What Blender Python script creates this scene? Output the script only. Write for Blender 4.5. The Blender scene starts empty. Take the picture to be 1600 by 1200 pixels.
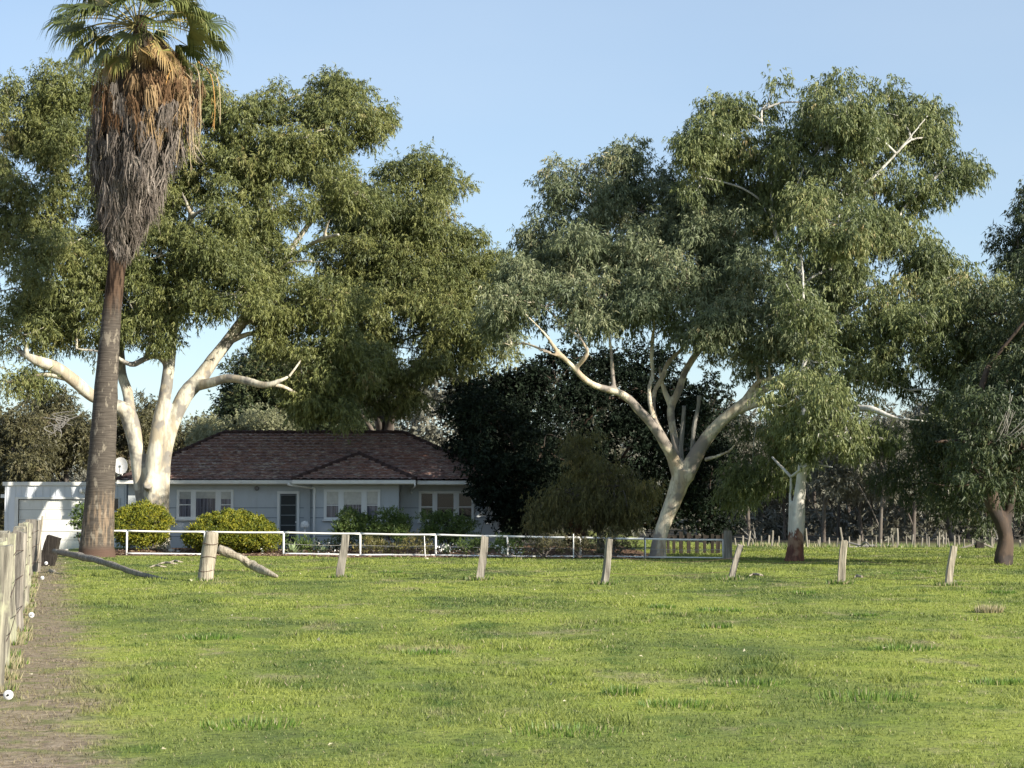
import bpy, math, random
import numpy as np
from mathutils import Vector

# ------------------------------------------------------------------ camera
SC = bpy.context.scene
COL = SC.collection
F = 3000.0                      # focal length in photo pixels (1600 wide)
EYE = 1.6
PITCH = math.atan(200.0 / F)
cam = bpy.data.objects.new('camera', bpy.data.cameras.new('camera'))
COL.objects.link(cam)
cam.location = (0, 0, EYE)
cam.rotation_euler = (math.pi / 2 + PITCH, 0, 0)
cam.data.sensor_width = 36
cam.data.lens = F / 1600 * 36
cam.data.clip_start = 0.1
cam.data.clip_end = 6000
SC.camera = cam
SC.render.resolution_x = 1024
SC.render.resolution_y = 768

# ------------------------------------------------------------------ light
SUN_EL = math.radians(23.5)
SUN_DIR = Vector((0.80, -0.60, 0)).normalized() * math.cos(SUN_EL) + Vector((0, 0, math.sin(SUN_EL)))
W = bpy.data.worlds.new('World')
SC.world = W
W.use_nodes = True
wn = W.node_tree.nodes
wl = W.node_tree.links
bg = wn['Background']
sky = wn.new('ShaderNodeTexSky')
sky.sky_type = 'NISHITA'
sky.sun_disc = False
sky.sun_elevation = SUN_EL
sky.sun_rotation = math.atan2(SUN_DIR.x, SUN_DIR.y)
sky.altitude = 20
sky.air_density = 1.0
sky.dust_density = 0.4
sky.ozone_density = 3.0
bg.inputs['Strength'].default_value = 0.092
# a thin high veil of cloud over the blue
wtc = wn.new('ShaderNodeTexCoord'); wmp = wn.new('ShaderNodeMapping'); wmp.inputs['Scale'].default_value = (1, 1, 3)
wnz = wn.new('ShaderNodeTexNoise'); wnz.inputs['Scale'].default_value = 2.2; wnz.inputs['Detail'].default_value = 4
wmr = wn.new('ShaderNodeMapRange'); wmr.inputs[1].default_value = .3; wmr.inputs[2].default_value = .7
wmr.inputs[3].default_value = .26; wmr.inputs[4].default_value = .50
wmx = wn.new('ShaderNodeMix'); wmx.data_type = 'RGBA'; wmx.inputs[7].default_value = (3.9, 4.6, 5.4, 1)
wl.new(wtc.outputs['Generated'], wmp.inputs[0]); wl.new(wmp.outputs[0], wnz.inputs['Vector']); wl.new(wnz.outputs[0], wmr.inputs[0])
wl.new(wmr.outputs[0], wmx.inputs[0]); wl.new(sky.outputs[0], wmx.inputs[6]); wl.new(wmx.outputs[2], bg.inputs['Color'])
sun = bpy.data.objects.new('sun', bpy.data.lights.new('sun', 'SUN'))
COL.objects.link(sun)
sun.data.energy = 5.0
sun.data.angle = math.radians(0.6)
sun.data.color = (1.0, 0.915, 0.785)
sun.rotation_euler = SUN_DIR.to_track_quat('Z', 'Y').to_euler()
SC.view_settings.view_transform = 'Standard'
SC.view_settings.look = 'None'
SC.view_settings.gamma = 1
SC.view_settings.exposure = 0.95
SC.cycles.max_bounces = 6
SC.cycles.transparent_max_bounces = 8

R = np.random.default_rng(7)
random.seed(7)

def P(px, py, Y):
    """the point on the vertical plane at distance Y that lies in that direction"""
    u = (px - 800) / F; v = (600 - py) / F
    d = (u, math.cos(PITCH) - v * math.sin(PITCH), math.sin(PITCH) + v * math.cos(PITCH))
    t = Y / d[1]
    return np.array((t * d[0], Y, EYE + t * d[2]))

def smooth(a, b, x):
    t = np.clip((np.asarray(x, float) - a) / (b - a), 0, 1)
    return t * t * (3 - 2 * t)

def vnoise(x, y, seed=0):
    x = np.asarray(x, float); y = np.asarray(y, float)
    xi = np.floor(x).astype(np.int64); yi = np.floor(y).astype(np.int64)
    fx = x - xi; fy = y - yi
    fx = fx * fx * (3 - 2 * fx); fy = fy * fy * (3 - 2 * fy)
    def h(a, b):
        n = (a * 374761393 + b * 668265263 + seed * 1442695041) & 0x7fffffff
        n = ((n ^ (n >> 13)) * 1274126177) & 0x7fffffff
        return ((n ^ (n >> 16)) & 0xffff) / 65535.0
    return (h(xi, yi) * (1 - fx) + h(xi + 1, yi) * fx) * (1 - fy) + (h(xi, yi + 1) * (1 - fx) + h(xi + 1, yi + 1) * fx) * fy

def height(x, y):
    x = np.asarray(x, float); y = np.asarray(y, float)
    h = -1.25 * smooth(78, 150, y) * smooth(6, 16, x) + 1.1 * smooth(190, 330, y) * smooth(6, 16, x)
    h = h + 0.05 * (vnoise(x * .35, y * .35, 3) - .5) * smooth(5, 12, y)
    h = h + 0.14 * smooth(71.8, 73.2, y) * (1 - smooth(88, 96, y)) * (1 - smooth(2, 5, x)) * smooth(-19, -17, x)
    return h

# ------------------------------------------------------------------ mesh helpers
class MB:
    """collects polygons, builds ONE mesh object"""
    def __init__(s): s.v = []; s.f = []; s.n = 0
    def add(s, verts, faces):
        s.v.extend([tuple(map(float, p)) for p in verts]); s.f.extend([tuple(i + s.n for i in f) for f in faces]); s.n += len(verts)
    def box(s, a, b):
        x0, y0, z0 = [min(a[i], b[i]) for i in range(3)]; x1, y1, z1 = [max(a[i], b[i]) for i in range(3)]
        s.add([(x0,y0,z0),(x1,y0,z0),(x1,y1,z0),(x0,y1,z0),(x0,y0,z1),(x1,y0,z1),(x1,y1,z1),(x0,y1,z1)],
              [(0,3,2,1),(4,5,6,7),(0,1,5,4),(1,2,6,5),(2,3,7,6),(3,0,4,7)])
    def tube(s, pts, rad, seg=10, rough=0.0, curve=True, oval=1.0):
        pts = [np.array(p, float) for p in pts]
        if np.isscalar(rad): rad = [rad] * len(pts)
        if curve and len(pts) > 2:
            P2 = []; R2 = []
            for i in range(len(pts) - 1):
                p0 = pts[max(i-1,0)]; p1 = pts[i]; p2 = pts[i+1]; p3 = pts[min(i+2,len(pts)-1)]
                m = max(3, min(8, int(np.linalg.norm(p2-p1) / 0.3)))
                for k in range(m):
                    t = k / m
                    P2.append(.5*((2*p1)+(-p0+p2)*t+(2*p0-5*p1+4*p2-p3)*t*t+(-p0+3*p1-3*p2+p3)*t**3))
                    R2.append(rad[i]*(1-t)+rad[i+1]*t)
            P2.append(pts[-1]); R2.append(rad[-1])
            pts, rad = P2, R2
        n = len(pts); ring = []
        up = np.array((0.31, 0.95, 0.05))
        ang = np.linspace(0, 2*math.pi, seg, endpoint=False)
        for i in range(n):
            d = pts[min(i+1,n-1)] - pts[max(i-1,0)]; d /= (np.linalg.norm(d) + 1e-9)
            a = np.cross(up, d)
            if np.linalg.norm(a) < .05: a = np.cross((1.0,0,0), d)
            a /= np.linalg.norm(a); b = np.cross(d, a)
            rr = rad[i] * (1 + rough * (R.random(seg) - .5) * 2) if rough else np.full(seg, rad[i])
            ring.append(pts[i] + np.outer(np.cos(ang)*rr*oval, a) + np.outer(np.sin(ang)*rr, b))
        V = np.concatenate(ring + [[pts[0]], [pts[-1]]])
        Fc = []
        for i in range(n-1):
            for k in range(seg):
                k2 = (k+1) % seg
                Fc.append((i*seg+k, i*seg+k2, (i+1)*seg+k2, (i+1)*seg+k))
        for k in range(seg):
            k2 = (k+1) % seg
            Fc.append((n*seg, k2, k)); Fc.append((n*seg+1, (n-1)*seg+k, (n-1)*seg+k2))
        s.add(V, Fc)
    def lathe(s, c, prof, seg=20, axis='z'):
        V = []; Fc = []
        for (r, z) in prof:
            for k in range(seg):
                a = 2*math.pi*k/seg
                if axis == 'z': V.append((c[0]+r*math.cos(a), c[1]+r*math.sin(a), c[2]+z))
                else: V.append((c[0]+r*math.cos(a), c[1]-z, c[2]+r*math.sin(a)))
        for i in range(len(prof)-1):
            for k in range(seg):
                k2=(k+1)%seg
                Fc.append((i*seg+k, i*seg+k2, (i+1)*seg+k2, (i+1)*seg+k))
        s.add(V, Fc)
    def build(s, name, m, parent=None, smooth_=False, bevel=0):
        me = bpy.data.meshes.new(name)
        off = np.array(parent_world(parent)) if parent else np.zeros(3)
        me.from_pydata([tuple(np.array(p) - off) for p in s.v], [], s.f)
        me.materials.append(m)
        if smooth_:
            me.polygons.foreach_set('use_smooth', [True]*len(me.polygons))
        o = bpy.data.objects.new(name, me); COL.objects.link(o)
        if parent: o.parent = parent
        if bevel:
            b = o.modifiers.new('bevel', 'BEVEL'); b.width = bevel; b.segments = 2; b.limit_method = 'ANGLE'
        me.update()
        return o

def parent_world(p):
    v = Vector((0,0,0))
    while p is not None:
        v += p.location; p = p.parent
    return v

def tag(o, label=None, cat=None, group=None, kind=None):
    if label: o['label'] = label
    if cat: o['category'] = cat
    if group: o['group'] = group
    if kind: o['kind'] = kind
    return o

def empty(name, loc, label, cat, group=None):
    o = bpy.data.objects.new(name, None); COL.objects.link(o)
    o.location = tuple(float(a) for a in loc); o.empty_display_size = .3
    return tag(o, label, cat, group)

def copy_tree(o, parent=None):
    c = o.copy(); COL.objects.link(c); c.parent = parent
    for ch in list(o.children): copy_tree(ch, c)
    return c

def single(name, mb, m, base, label, cat, group=None, smooth_=False, bevel=0):
    """a thing that is one mesh, with its origin at its base"""
    o = mb.build(name, m, None, smooth_, bevel)
    b = Vector(tuple(float(a) for a in base))
    o.data.transform(__import__('mathutils').Matrix.Translation(-b)); o.location = b
    return tag(o, label, cat, group)

def tri_mesh(name, V, m, parent=None, tint=None, per=3):
    """V (n,per,3) separate faces -> one mesh with a per-face tint"""
    n = len(V)
    off = np.array(parent_world(parent)) if parent else np.zeros(3)
    V = (V.reshape(-1,3) - off).astype(np.float32)
    me = bpy.data.meshes.new(name)
    me.vertices.add(n*per); me.vertices.foreach_set('co', V.ravel())
    me.loops.add(n*per); me.loops.foreach_set('vertex_index', np.arange(n*per, dtype=np.int32))
    me.polygons.add(n)
    me.polygons.foreach_set('loop_start', np.arange(0, n*per, per, dtype=np.int32))
    try: me.polygons.foreach_set('loop_total', np.full(n, per, dtype=np.int32))
    except Exception: pass
    me.update(calc_edges=True)
    if tint is not None:
        a = me.attributes.new('tint', 'FLOAT', 'FACE'); a.data.foreach_set('value', tint.astype(np.float32))
    me.materials.append(m)
    o = bpy.data.objects.new(name, me); COL.objects.link(o)
    if parent: o.parent = parent
    return o

# ------------------------------------------------------------------ materials
class NT:
    def __init__(s, name):
        s.m = bpy.data.materials.new(name); s.m.use_nodes = True
        s.t = s.m.node_tree; s.b = s.t.nodes['Principled BSDF']; s.out = s.t.nodes['Material Output']
    def n(s, typ, **kw):
        x = s.t.nodes.new(typ)
        for k, v in kw.items():
            if k.startswith('i_'):
                x.inputs[int(k[2:])].default_value = v
            else: setattr(x, k, v)
        return x
    def l(s, a, b): s.t.links.new(a, b)
    def pos(s, scale=(1,1,1), obj=False):
        g = s.n('ShaderNodeTexCoord').outputs['Object'] if obj else s.n('ShaderNodeNewGeometry').outputs['Position']
        mp = s.n('ShaderNodeMapping'); mp.inputs['Scale'].default_value = scale; s.l(g, mp.inputs[0]); return mp.outputs[0]
    def noise(s, vec, sc, det=4, rough=.55):
        x = s.n('ShaderNodeTexNoise'); x.inputs['Scale'].default_value = sc; x.inputs['Detail'].default_value = det
        x.inputs['Roughness'].default_value = rough; s.l(vec, x.inputs['Vector']); return x.outputs['Fac']
    def ramp(s, fac, stops, interp='LINEAR'):
        x = s.n('ShaderNodeValToRGB'); e = x.color_ramp; e.interpolation = interp
        while len(e.elements) < len(stops): e.elements.new(.5)
        for el, (p, c) in zip(e.elements, stops):
            el.position = p; el.color = (*c, 1) if len(c) == 3 else c
        s.l(fac, x.inputs[0]); return x.outputs[0]
    def mix(s, fac, a, b):
        x = s.n('ShaderNodeMix', data_type='RGBA')
        for sock, v in ((x.inputs[0], fac), (x.inputs[6], a), (x.inputs[7], b)):
            if isinstance(v, (int, float)): sock.default_value = v
            elif isinstance(v, tuple): sock.default_value = (*v, 1)
            else: s.l(v, sock)
        return x.outputs[2]
    def math(s, op, a, b=None, c=None, clamp=False):
        x = s.n('ShaderNodeMath', operation=op); x.use_clamp = clamp
        for i, v in enumerate((a, b, c)):
            if v is None: continue
            if isinstance(v, (int, float)): x.inputs[i].default_value = v
            else: s.l(v, x.inputs[i])
        return x.outputs[0]
    def sm(s, x_, a, b):
        x = s.n('ShaderNodeMapRange', interpolation_type='SMOOTHSTEP')
        x.inputs[1].default_value = a; x.inputs[2].default_value = b; s.l(x_, x.inputs[0]); return x.outputs[0]
    def col(s, c): s.l(c, s.b.inputs['Base Color'])
    def bump(s, h, st=.4, dist=.02):
        x = s.n('ShaderNodeBump'); x.inputs['Strength'].default_value = st; x.inputs['Distance'].default_value = dist
        s.l(h, x.inputs['Height']); s.l(x.outputs[0], s.b.inputs['Normal'])
    def rough(s, v, spec=.3): s.b.inputs['Roughness'].default_value = v; s.b.inputs['Specular IOR Level'].default_value = spec; return s

def leaf_mat(name, stops, trans=.25, rough=.5, patch=None, spec=.35):
    t = NT(name)
    a = t.n('ShaderNodeAttribute', attribute_name='tint')
    c = t.ramp(a.outputs['Fac'], stops)
    if patch:
        nz = t.noise(t.pos(), patch[0], 3)
        c = t.mix(t.sm(nz, patch[2], patch[3]), c, patch[1])
    t.col(c); t.rough(rough, spec)
    tr = t.n('ShaderNodeBsdfTranslucent'); t.l(c, tr.inputs[0])
    mx = t.n('ShaderNodeMixShader'); mx.inputs[0].default_value = trans
    t.l(t.b.outputs[0], mx.inputs[1]); t.l(tr.outputs[0], mx.inputs[2]); t.l(mx.outputs[0], t.out.inputs[0])
    return t.m

def gum_bark(name, pale, tan, grey, rough_to=None, rough_col=(.10,.045,.03)):
    t = NT(name); p = t.pos((1,1,.35)); p1 = t.pos()
    n1 = t.noise(p, 2.2, 5); n2 = t.noise(p, 7, 5, .65); n3 = t.noise(p1, 1.1, 3)
    n4 = t.noise(t.pos((1.6,1.6,.16)), 6, 5, .7)
    c = t.mix(t.sm(n1, .46, .56), pale, tan)
    c = t.mix(t.sm(n3, .52, .60), c, grey)
    c = t.mix(t.math('MULTIPLY', t.sm(n4, .5, .62), .6), c, grey)
    c = t.mix(t.math('MULTIPLY', t.sm(n2, .60, .72), .55), c, (.16,.11,.07))
    if rough_to is not None:
        sp = t.n('ShaderNodeSeparateXYZ'); t.l(p1, sp.inputs[0])
        z = t.math('ADD', sp.outputs[2], t.math('MULTIPLY', t.noise(t.pos((1.4,1.4,.5)), 2.2, 6, .7), -2.2))
        k = t.sm(z, rough_to - 1.12, rough_to - 1.0)
        rb = t.mix(t.sm(t.noise(t.pos((1,1,.15)), 14, 4), .35, .65), (rough_col[0]*.5, rough_col[1]*.5, rough_col[2]*.6), rough_col)
        rb = t.mix(t.sm(t.noise(p1, 2.5, 3), .5, .65), rb, (.25,.16,.11))
        c = t.mix(k, rb, c)
    t.col(c); t.rough(.75, .2); t.bump(n2, .5, .03)
    return t.m

def wood_mat(name, c1, c2, c3, moss=None, streak=22):
    t = NT(name); p = t.pos((1,1,.06)); q = t.pos()
    n1 = t.noise(p, streak, 5, .7); n2 = t.noise(q, 3, 4)
    c = t.ramp(n1, [(.3, c1), (.5, c2), (.7, c3)])
    if moss: c = t.mix(t.sm(n2, .48, .6), c, moss)
    t.col(c); t.rough(.9, .1); t.bump(n1, .8, .02)
    return t.m

def paint(name, c, rough=.6, dirt=.25, dc=(.3,.28,.24), spec=.3):
    t = NT(name); q = t.pos()
    n = t.noise(t.pos((1,1,.3)), 3.5, 6, .65); n2 = t.noise(q, 26, 3)
    k = t.math('MULTIPLY', t.sm(n, .45, .8), dirt)
    cc = t.mix(k, c, dc); cc = t.mix(t.math('MULTIPLY', t.sm(n2,.6,.75), dirt*.6), cc, dc)
    t.col(cc); t.rough(rough, spec)
    return t.m

def plain(name, c, rough=.7, spec=.3, metal=0):
    t = NT(name); n = t.noise(t.pos(), 9, 4)
    t.col(t.mix(t.sm(n, .3, .8), tuple(x*.82 for x in c), c)); t.rough(rough, spec); t.b.inputs['Metallic'].default_value = metal
    return t.m

# ground & grass share one colour recipe laid out by position on the ground
def grass_colour(t, blades):
    q = t.pos(); 
    sp = t.n('ShaderNodeSeparateXYZ'); t.l(q, sp.inputs[0]); x, y = sp.outputs[0], sp.outputs[1]
    flat = t.n('ShaderNodeCombineXYZ'); t.l(x, flat.inputs[0]); t.l(y, flat.inputs[1]); fl = flat.outputs[0]
    mp = t.n('ShaderNodeMapping'); mp.inputs['Scale'].default_value = (1, .55, 1); t.l(fl, mp.inputs[0]); st = mp.outputs[0]
    big = t.noise(st, .30, 4, .6); mid = t.noise(st, 1.3, 4, .6); fine = t.noise(fl, 9, 4, .7)
    c = t.ramp(big, [(.36, (.103,.140,.045)), (.46, (.18,.218,.058)), (.58, (.278,.315,.070))])
    c = t.mix(t.math('MULTIPLY', t.sm(mid, .50, .66), .6), c, (.21,.275,.045))
    c = t.mix(t.math('MULTIPLY', t.sm(mid, .46, .34), .6), c, (.055,.115,.022))
    dry = t.noise(st, .55, 6, .7)
    k = t.math('MULTIPLY', t.sm(dry, .55, .66), .8)
    c = t.mix(k, c, (.30,.27,.15))
    if blades:
        a = t.n('ShaderNodeAttribute', attribute_name='tint')
        c = t.mix(t.math('MULTIPLY', t.sm(a.outputs['Fac'], .55, 1), .5), c, (.26,.30,.07))
        c = t.mix(t.math('MULTIPLY', t.sm(a.outputs['Fac'], .4, 0), .45), c, (.05,.10,.022))
        c = t.mix(t.sm(a.outputs['Fac'], .975, .98), c, (.38,.33,.2))
    else:
        c = t.mix(t.math('MULTIPLY', t.sm(fine, .5, .35), .7), c, (.06,.075,.03))
        c = t.mix(t.math('MULTIPLY', t.sm(fine, .62, .75), .35), c, (.25,.22,.12))
    # worn strip of soil beside the left fence
    d = t.math('ADD', t.math('ADD', x, t.math('MULTIPLY', y, .24)), .44)
    d = t.math('ADD', d, t.math('MULTIPLY', t.math('SUBTRACT', t.noise(fl, 1.1, 5, .65), .5), -1.7))
    s = t.math('SUBTRACT', 1, t.sm(d, .5, 1.25))
    soil = t.ramp(fine, [(.3, (.13,.092,.075)), (.5, (.25,.185,.145)), (.7, (.38,.30,.24))])
    soil = t.mix(t.math('MULTIPLY', t.sm(t.noise(fl, 2.7, 4), .5, .62), .6), soil, (.13,.15,.05))
    c = t.mix(t.math('MULTIPLY', s, .85 if not blades else .7), c, soil)
    return c, x, y, fl, fine

def make_ground():
    t = NT('ground_soil_and_grass')
    c, x, y, fl, fine = grass_colour(t, False)
    # mulch of the garden bed
    wob = t.math('MULTIPLY', t.math('SUBTRACT', t.noise(fl, .9, 4), .5), 1.2)
    yy = t.math('ADD', y, wob)
    # bed edge runs with the pipe fence
    edge = t.math('SUBTRACT', yy, t.math('ADD', 67.3, t.math('MULTIPLY', x, -.22)))
    k = t.math('MULTIPLY', t.sm(edge, .0, .35), t.math('SUBTRACT', 1, t.sm(x, 5.0, 5.7)))
    k = t.math('MULTIPLY', k, t.sm(x, -15.6, -15.0))
    k = t.math('MULTIPLY', k, t.math('SUBTRACT', 1, t.sm(y, 90, 100)))
    mul = t.ramp(fine, [(.32, (.05,.03,.022)), (.5, (.15,.09,.06)), (.68, (.28,.20,.14))])
    c = t.mix(k, c, mul)
    # leaf litter under the far wood, and a duller far paddock
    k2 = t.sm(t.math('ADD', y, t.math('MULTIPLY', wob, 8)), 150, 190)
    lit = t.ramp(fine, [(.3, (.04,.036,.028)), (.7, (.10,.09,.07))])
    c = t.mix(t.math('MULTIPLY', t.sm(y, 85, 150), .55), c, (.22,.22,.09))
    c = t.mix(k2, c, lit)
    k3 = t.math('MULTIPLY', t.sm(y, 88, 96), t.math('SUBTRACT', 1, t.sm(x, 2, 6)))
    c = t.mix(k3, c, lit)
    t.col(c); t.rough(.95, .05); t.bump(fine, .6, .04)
    ys = np.concatenate([np.linspace(-30, 8, 8), np.arange(10, 100, .6), np.linspace(101, 340, 80), np.array([400,500,700,1000,1500,2500,4000])])
    xs = np.concatenate([[-3000,-1500,-800,-400,-200,-120,-80,-60], np.arange(-45, 46, .6), [60,80,120,200,400,800,1500,3000]])
    X, Yg = np.meshgrid(xs, ys); Z = height(X, Yg)
    V = np.stack([X, Yg, Z], -1).reshape(-1,3); nx = len(xs); Fc = []
    for j in range(len(ys)-1):
        for i in range(nx-1):
            Fc.append((j*nx+i, j*nx+i+1, (j+1)*nx+i+1, (j+1)*nx+i))
    me = bpy.data.meshes.new('ground'); me.from_pydata(V.tolist(), [], Fc); me.materials.append(t.m)
    me.polygons.foreach_set('use_smooth', [True]*len(Fc)); me.update()
    o = bpy.data.objects.new('ground', me); COL.objects.link(o); tag(o, kind='structure')
make_ground()

def soil_d(x, y):
    return x + .24*y + .44 + (vnoise(x*1.3, y*1.3, 11) - .5)

def make_grass():
    t = NT('grass_blade')
    c, *_ = grass_colour(t, True)
    t.col(c); t.rough(.55, .3)
    tr = t.n('ShaderNodeBsdfTranslucent'); t.l(c, tr.inputs[0])
    mx = t.n('ShaderNodeMixShader'); mx.inputs[0].default_value = .35
    t.l(t.b.outputs[0], mx.inputs[1]); t.l(tr.outputs[0], mx.inputs[2]); t.l(mx.outputs[0], t.out.inputs[0])
    n = 900000
    u = R.random(n)
    e = .62                                   # blades thin out and widen with distance
    D = (10.5**e + u * (118**e - 10.5**e))**(1/e)
    X = (R.random(n)*2-1) * (.30 * D + 1.5)
    cl = vnoise(X*1.1, D*.9, 5); cl2 = vnoise(X*4.5, D*4.0, 6); cl3 = vnoise(X*.42, D*.30, 9)
    keep = (R.random(n) < .45 + .9*cl2) & ~((D > 72) & (X < 5.3)) & ~((D > 66.6 + X*-.22) & (X < 5.3) & (X > -15.5))
    sd = soil_d(X, D); keep &= R.random(n) < .24 + .76*smooth(.3, 1.4, sd)
    keep &= sd > -2.2
    X, D, cl, cl2, cl3 = X[keep], D[keep], cl[keep], cl2[keep], cl3[keep]; n = len(X)
    h = (.012 + .020*R.random(n)) * (.5 + 1.0*cl2) * (.75 + .6*cl)
    tuft = smooth(.74, .86, cl) * smooth(.45, .65, cl2)
    h *= 1 + 1.0*tuft + .35*smooth(.6,.8,cl3)
    h *= 1 + .35*smooth(25, 70, D)
    w = (.0038 + .00075*D) * (.6 + .8*R.random(n)) * .75
    a = R.random(n)*2*math.pi; b = R.random(n)*2*math.pi
    lean = h * (.25 + .75*R.random(n))
    z = height(X, D) - .004
    base = np.stack([X, D, z], -1)
    s = np.stack([np.cos(a), np.sin(a), np.zeros(n)], -1) * (w/2)[:,None]
    tip = base + np.stack([np.cos(b)*lean, np.sin(b)*lean, h], -1)
    V = np.stack([base - s, base + s, tip], 1)
    o = tri_mesh('grass', V, t.m, None, R.random(n))
    tag(o, 'short bright green pasture grass with dry and lush patches', 'grass', kind='stuff')
make_grass()

# ------------------------------------------------------------------ foliage
def unit(v): return v / (np.linalg.norm(v, axis=-1, keepdims=True) + 1e-9)

def leaves(masses, L=.17, Wd=.046, q=1900, rs=.52, cover=2.6, droop=.9, shell=.5, gap=.0, up=.25, tsd=.15):
    """masses: (px, py, rx px, ry px, Y[, depth m]) -> leaf triangles, tints, clump centres"""
    out = []; tin = []; cents = []
    for mi, ms in enumerate(masses):
        px, py, rx, ry, Y = ms[:5]
        c = P(px, py, Y); a = rx*Y/F; b = ry*Y/F
        dp = ms[5] if len(ms) > 5 else (a+b)*.5*.85
        a = max(a - rs*.35, .25); b = max(b - rs*.35, .25)
        ns = max(3, int(cover * (a+rs*.3)*(b+rs*.3) / rs**2 * (1 + .35*dp/max(a,b))))
        dirs = unit(R.normal(size=(ns,3)))
        rad = (shell + (1-shell)*R.random(ns))**(.6)
        sc = c + dirs * rad[:,None] * np.array((a, dp, b))
        sc += R.normal(size=(ns,3))*rs*.25
        sr = rs * (.55 + .75*R.random(ns))
        if gap: 
            k = vnoise(sc[:,0]*.8+50, sc[:,2]*.8+sc[:,1]*.4, 21) > gap
            sc, sr, dirs = sc[k], sr[k], dirs[k]
        cents.append((c, a, dp, b, sc))
        nsp = np.maximum(4, (q*sr**2/9)).astype(int)
        idx = np.repeat(np.arange(len(sc)), nsp); m = len(idx)
        sdir = unit(R.normal(size=(m,3)) + np.array((0,0,up)))
        srad = R.random(m)**.45 * (1 + .55*(R.random(m) < .07))
        org = sc[idx] + sdir*(srad*sr[idx])[:,None]*np.array((1,1,.78))
        sd = unit(sdir*.7 + R.normal(size=(m,3))*.35 + np.array((0,0,-.55*droop)))
        tclump = (.45 + tsd*R.normal(size=len(sc)))
        tsp = tclump[idx] + .12*R.normal(size=m)
        k = 9
        t = R.random((m,k))*L*2.2
        pos = org[:,None,:] + sd[:,None,:]*t[...,None] + R.normal(size=(m,k,3))*L*.16
        ld = unit(sd[:,None,:]*.5 + R.normal(size=(m,k,3))*.55 + np.array((0,0,-droop)))
        sn = unit(np.cross(ld, R.normal(size=(m,k,3))))
        ll = (L*(.6+.8*R.random((m,k))))[...,None]; ww = (Wd*(.7+.6*R.random((m,k))))[...,None]
        V = np.stack([pos - sn*ww*.5, pos + sn*ww*.5, pos + ld*ll], 2).reshape(-1,3,3)
        out.append(V); tin.append(np.repeat(tsp, k) + .08*R.normal(size=m*k))
    return np.concatenate(out), np.clip(np.concatenate(tin), 0, 1), cents

def skel_tubes(mb, paths, seg=12, rough=.05):
    """paths: lists of (px, py, Y, width px)"""
    nodes = []
    for p in paths:
        pts = [P(a[0], a[1], a[2]) for a in p]; rr = [a[3]*a[2]/F/2 for a in p]
        mb.tube(pts, rr, seg, rough)
        for i in range(len(pts)-1):
            for t in (0,1): nodes.append((pts[i]*(1-t)+pts[i+1]*t, rr[i]*(1-t)+rr[i+1]*t))
    return nodes

def auto_branches(mb, nodes, cents, r0=.09, twigs=6, minz=2.5, maxr=.16):
    N = np.array([n[0] for n in nodes]); rr = np.array([n[1] for n in nodes])
    order = sorted(cents, key=lambda c: np.min(np.linalg.norm(N - c[0], axis=1)))
    for (c, a, dp, b, sc) in order:
        d = np.linalg.norm((N - c)*np.array((1,1,1)), axis=1) + 1.6*np.maximum(0, N[:,2]-c[2]+.3) + 30*(N[:,2] < minz)
        i = int(np.argmin(d)); s = N[i]; r = min(maxr, max(.05, rr[i]*.75))
        v = c - s; m1 = s + v*.45 + np.array((R.normal()*.1, R.normal()*.1, .18))*np.linalg.norm(v)*.5
        mb.tube([s, m1, c], [r, r*.7, r*.5], 7, .05)
        N = np.vstack([N, [m1, c]]); rr = np.concatenate([rr, [r*.7, r*.5]])
        if len(sc):
            for j in R.choice(len(sc), min(twigs, len(sc)), replace=False):
                e = sc[j]; md = (c+e)/2 + R.normal(size=3)*.18*np.linalg.norm(e-c)
                mb.tube([c, md, e], [r*.42, r*.3, .012], 5, 0)

def remesh(o, vox):
    md = o.modifiers.new('join', 'REMESH'); md.mode = 'VOXEL'; md.voxel_size = vox; md.use_smooth_shade = True
    s = o.modifiers.new('relax', 'SMOOTH'); s.iterations = 3

def tree(name, base, label, cat, limbs, masses, bark, leaf, group=None, vox=None, extra=None, twigs=6, autob=True, maxr=.14, **kw):
    b = P(*base); b[2] = height(b[0], b[1])
    root = empty(name, b, label, cat, group)
    V, tn, cents = leaves(masses, **kw)
    tri_mesh('crown', V, leaf, root, tn)
    mb = MB(); nodes = skel_tubes(mb, limbs) if limbs else []
    if vox:                                    # fuse the limbs into one surface, then add the thin branches to it
        tmp = mb.build('trunk', bark, None, True); remesh(tmp, vox)
        dg = bpy.context.evaluated_depsgraph_get(); dg.update(); ev = tmp.evaluated_get(dg); me = ev.to_mesh()
        mb = MB(); co = np.zeros(len(me.vertices)*3, np.float32); me.vertices.foreach_get('co', co)
        mb.add(co.reshape(-1,3), [tuple(p.vertices) for p in me.polygons])
        ev.to_mesh_clear(); bpy.data.objects.remove(tmp)
    if autob and nodes: auto_branches(mb, nodes, cents, twigs=twigs, maxr=maxr)
    mb.build('trunk', bark, root, True)
    return root

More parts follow.
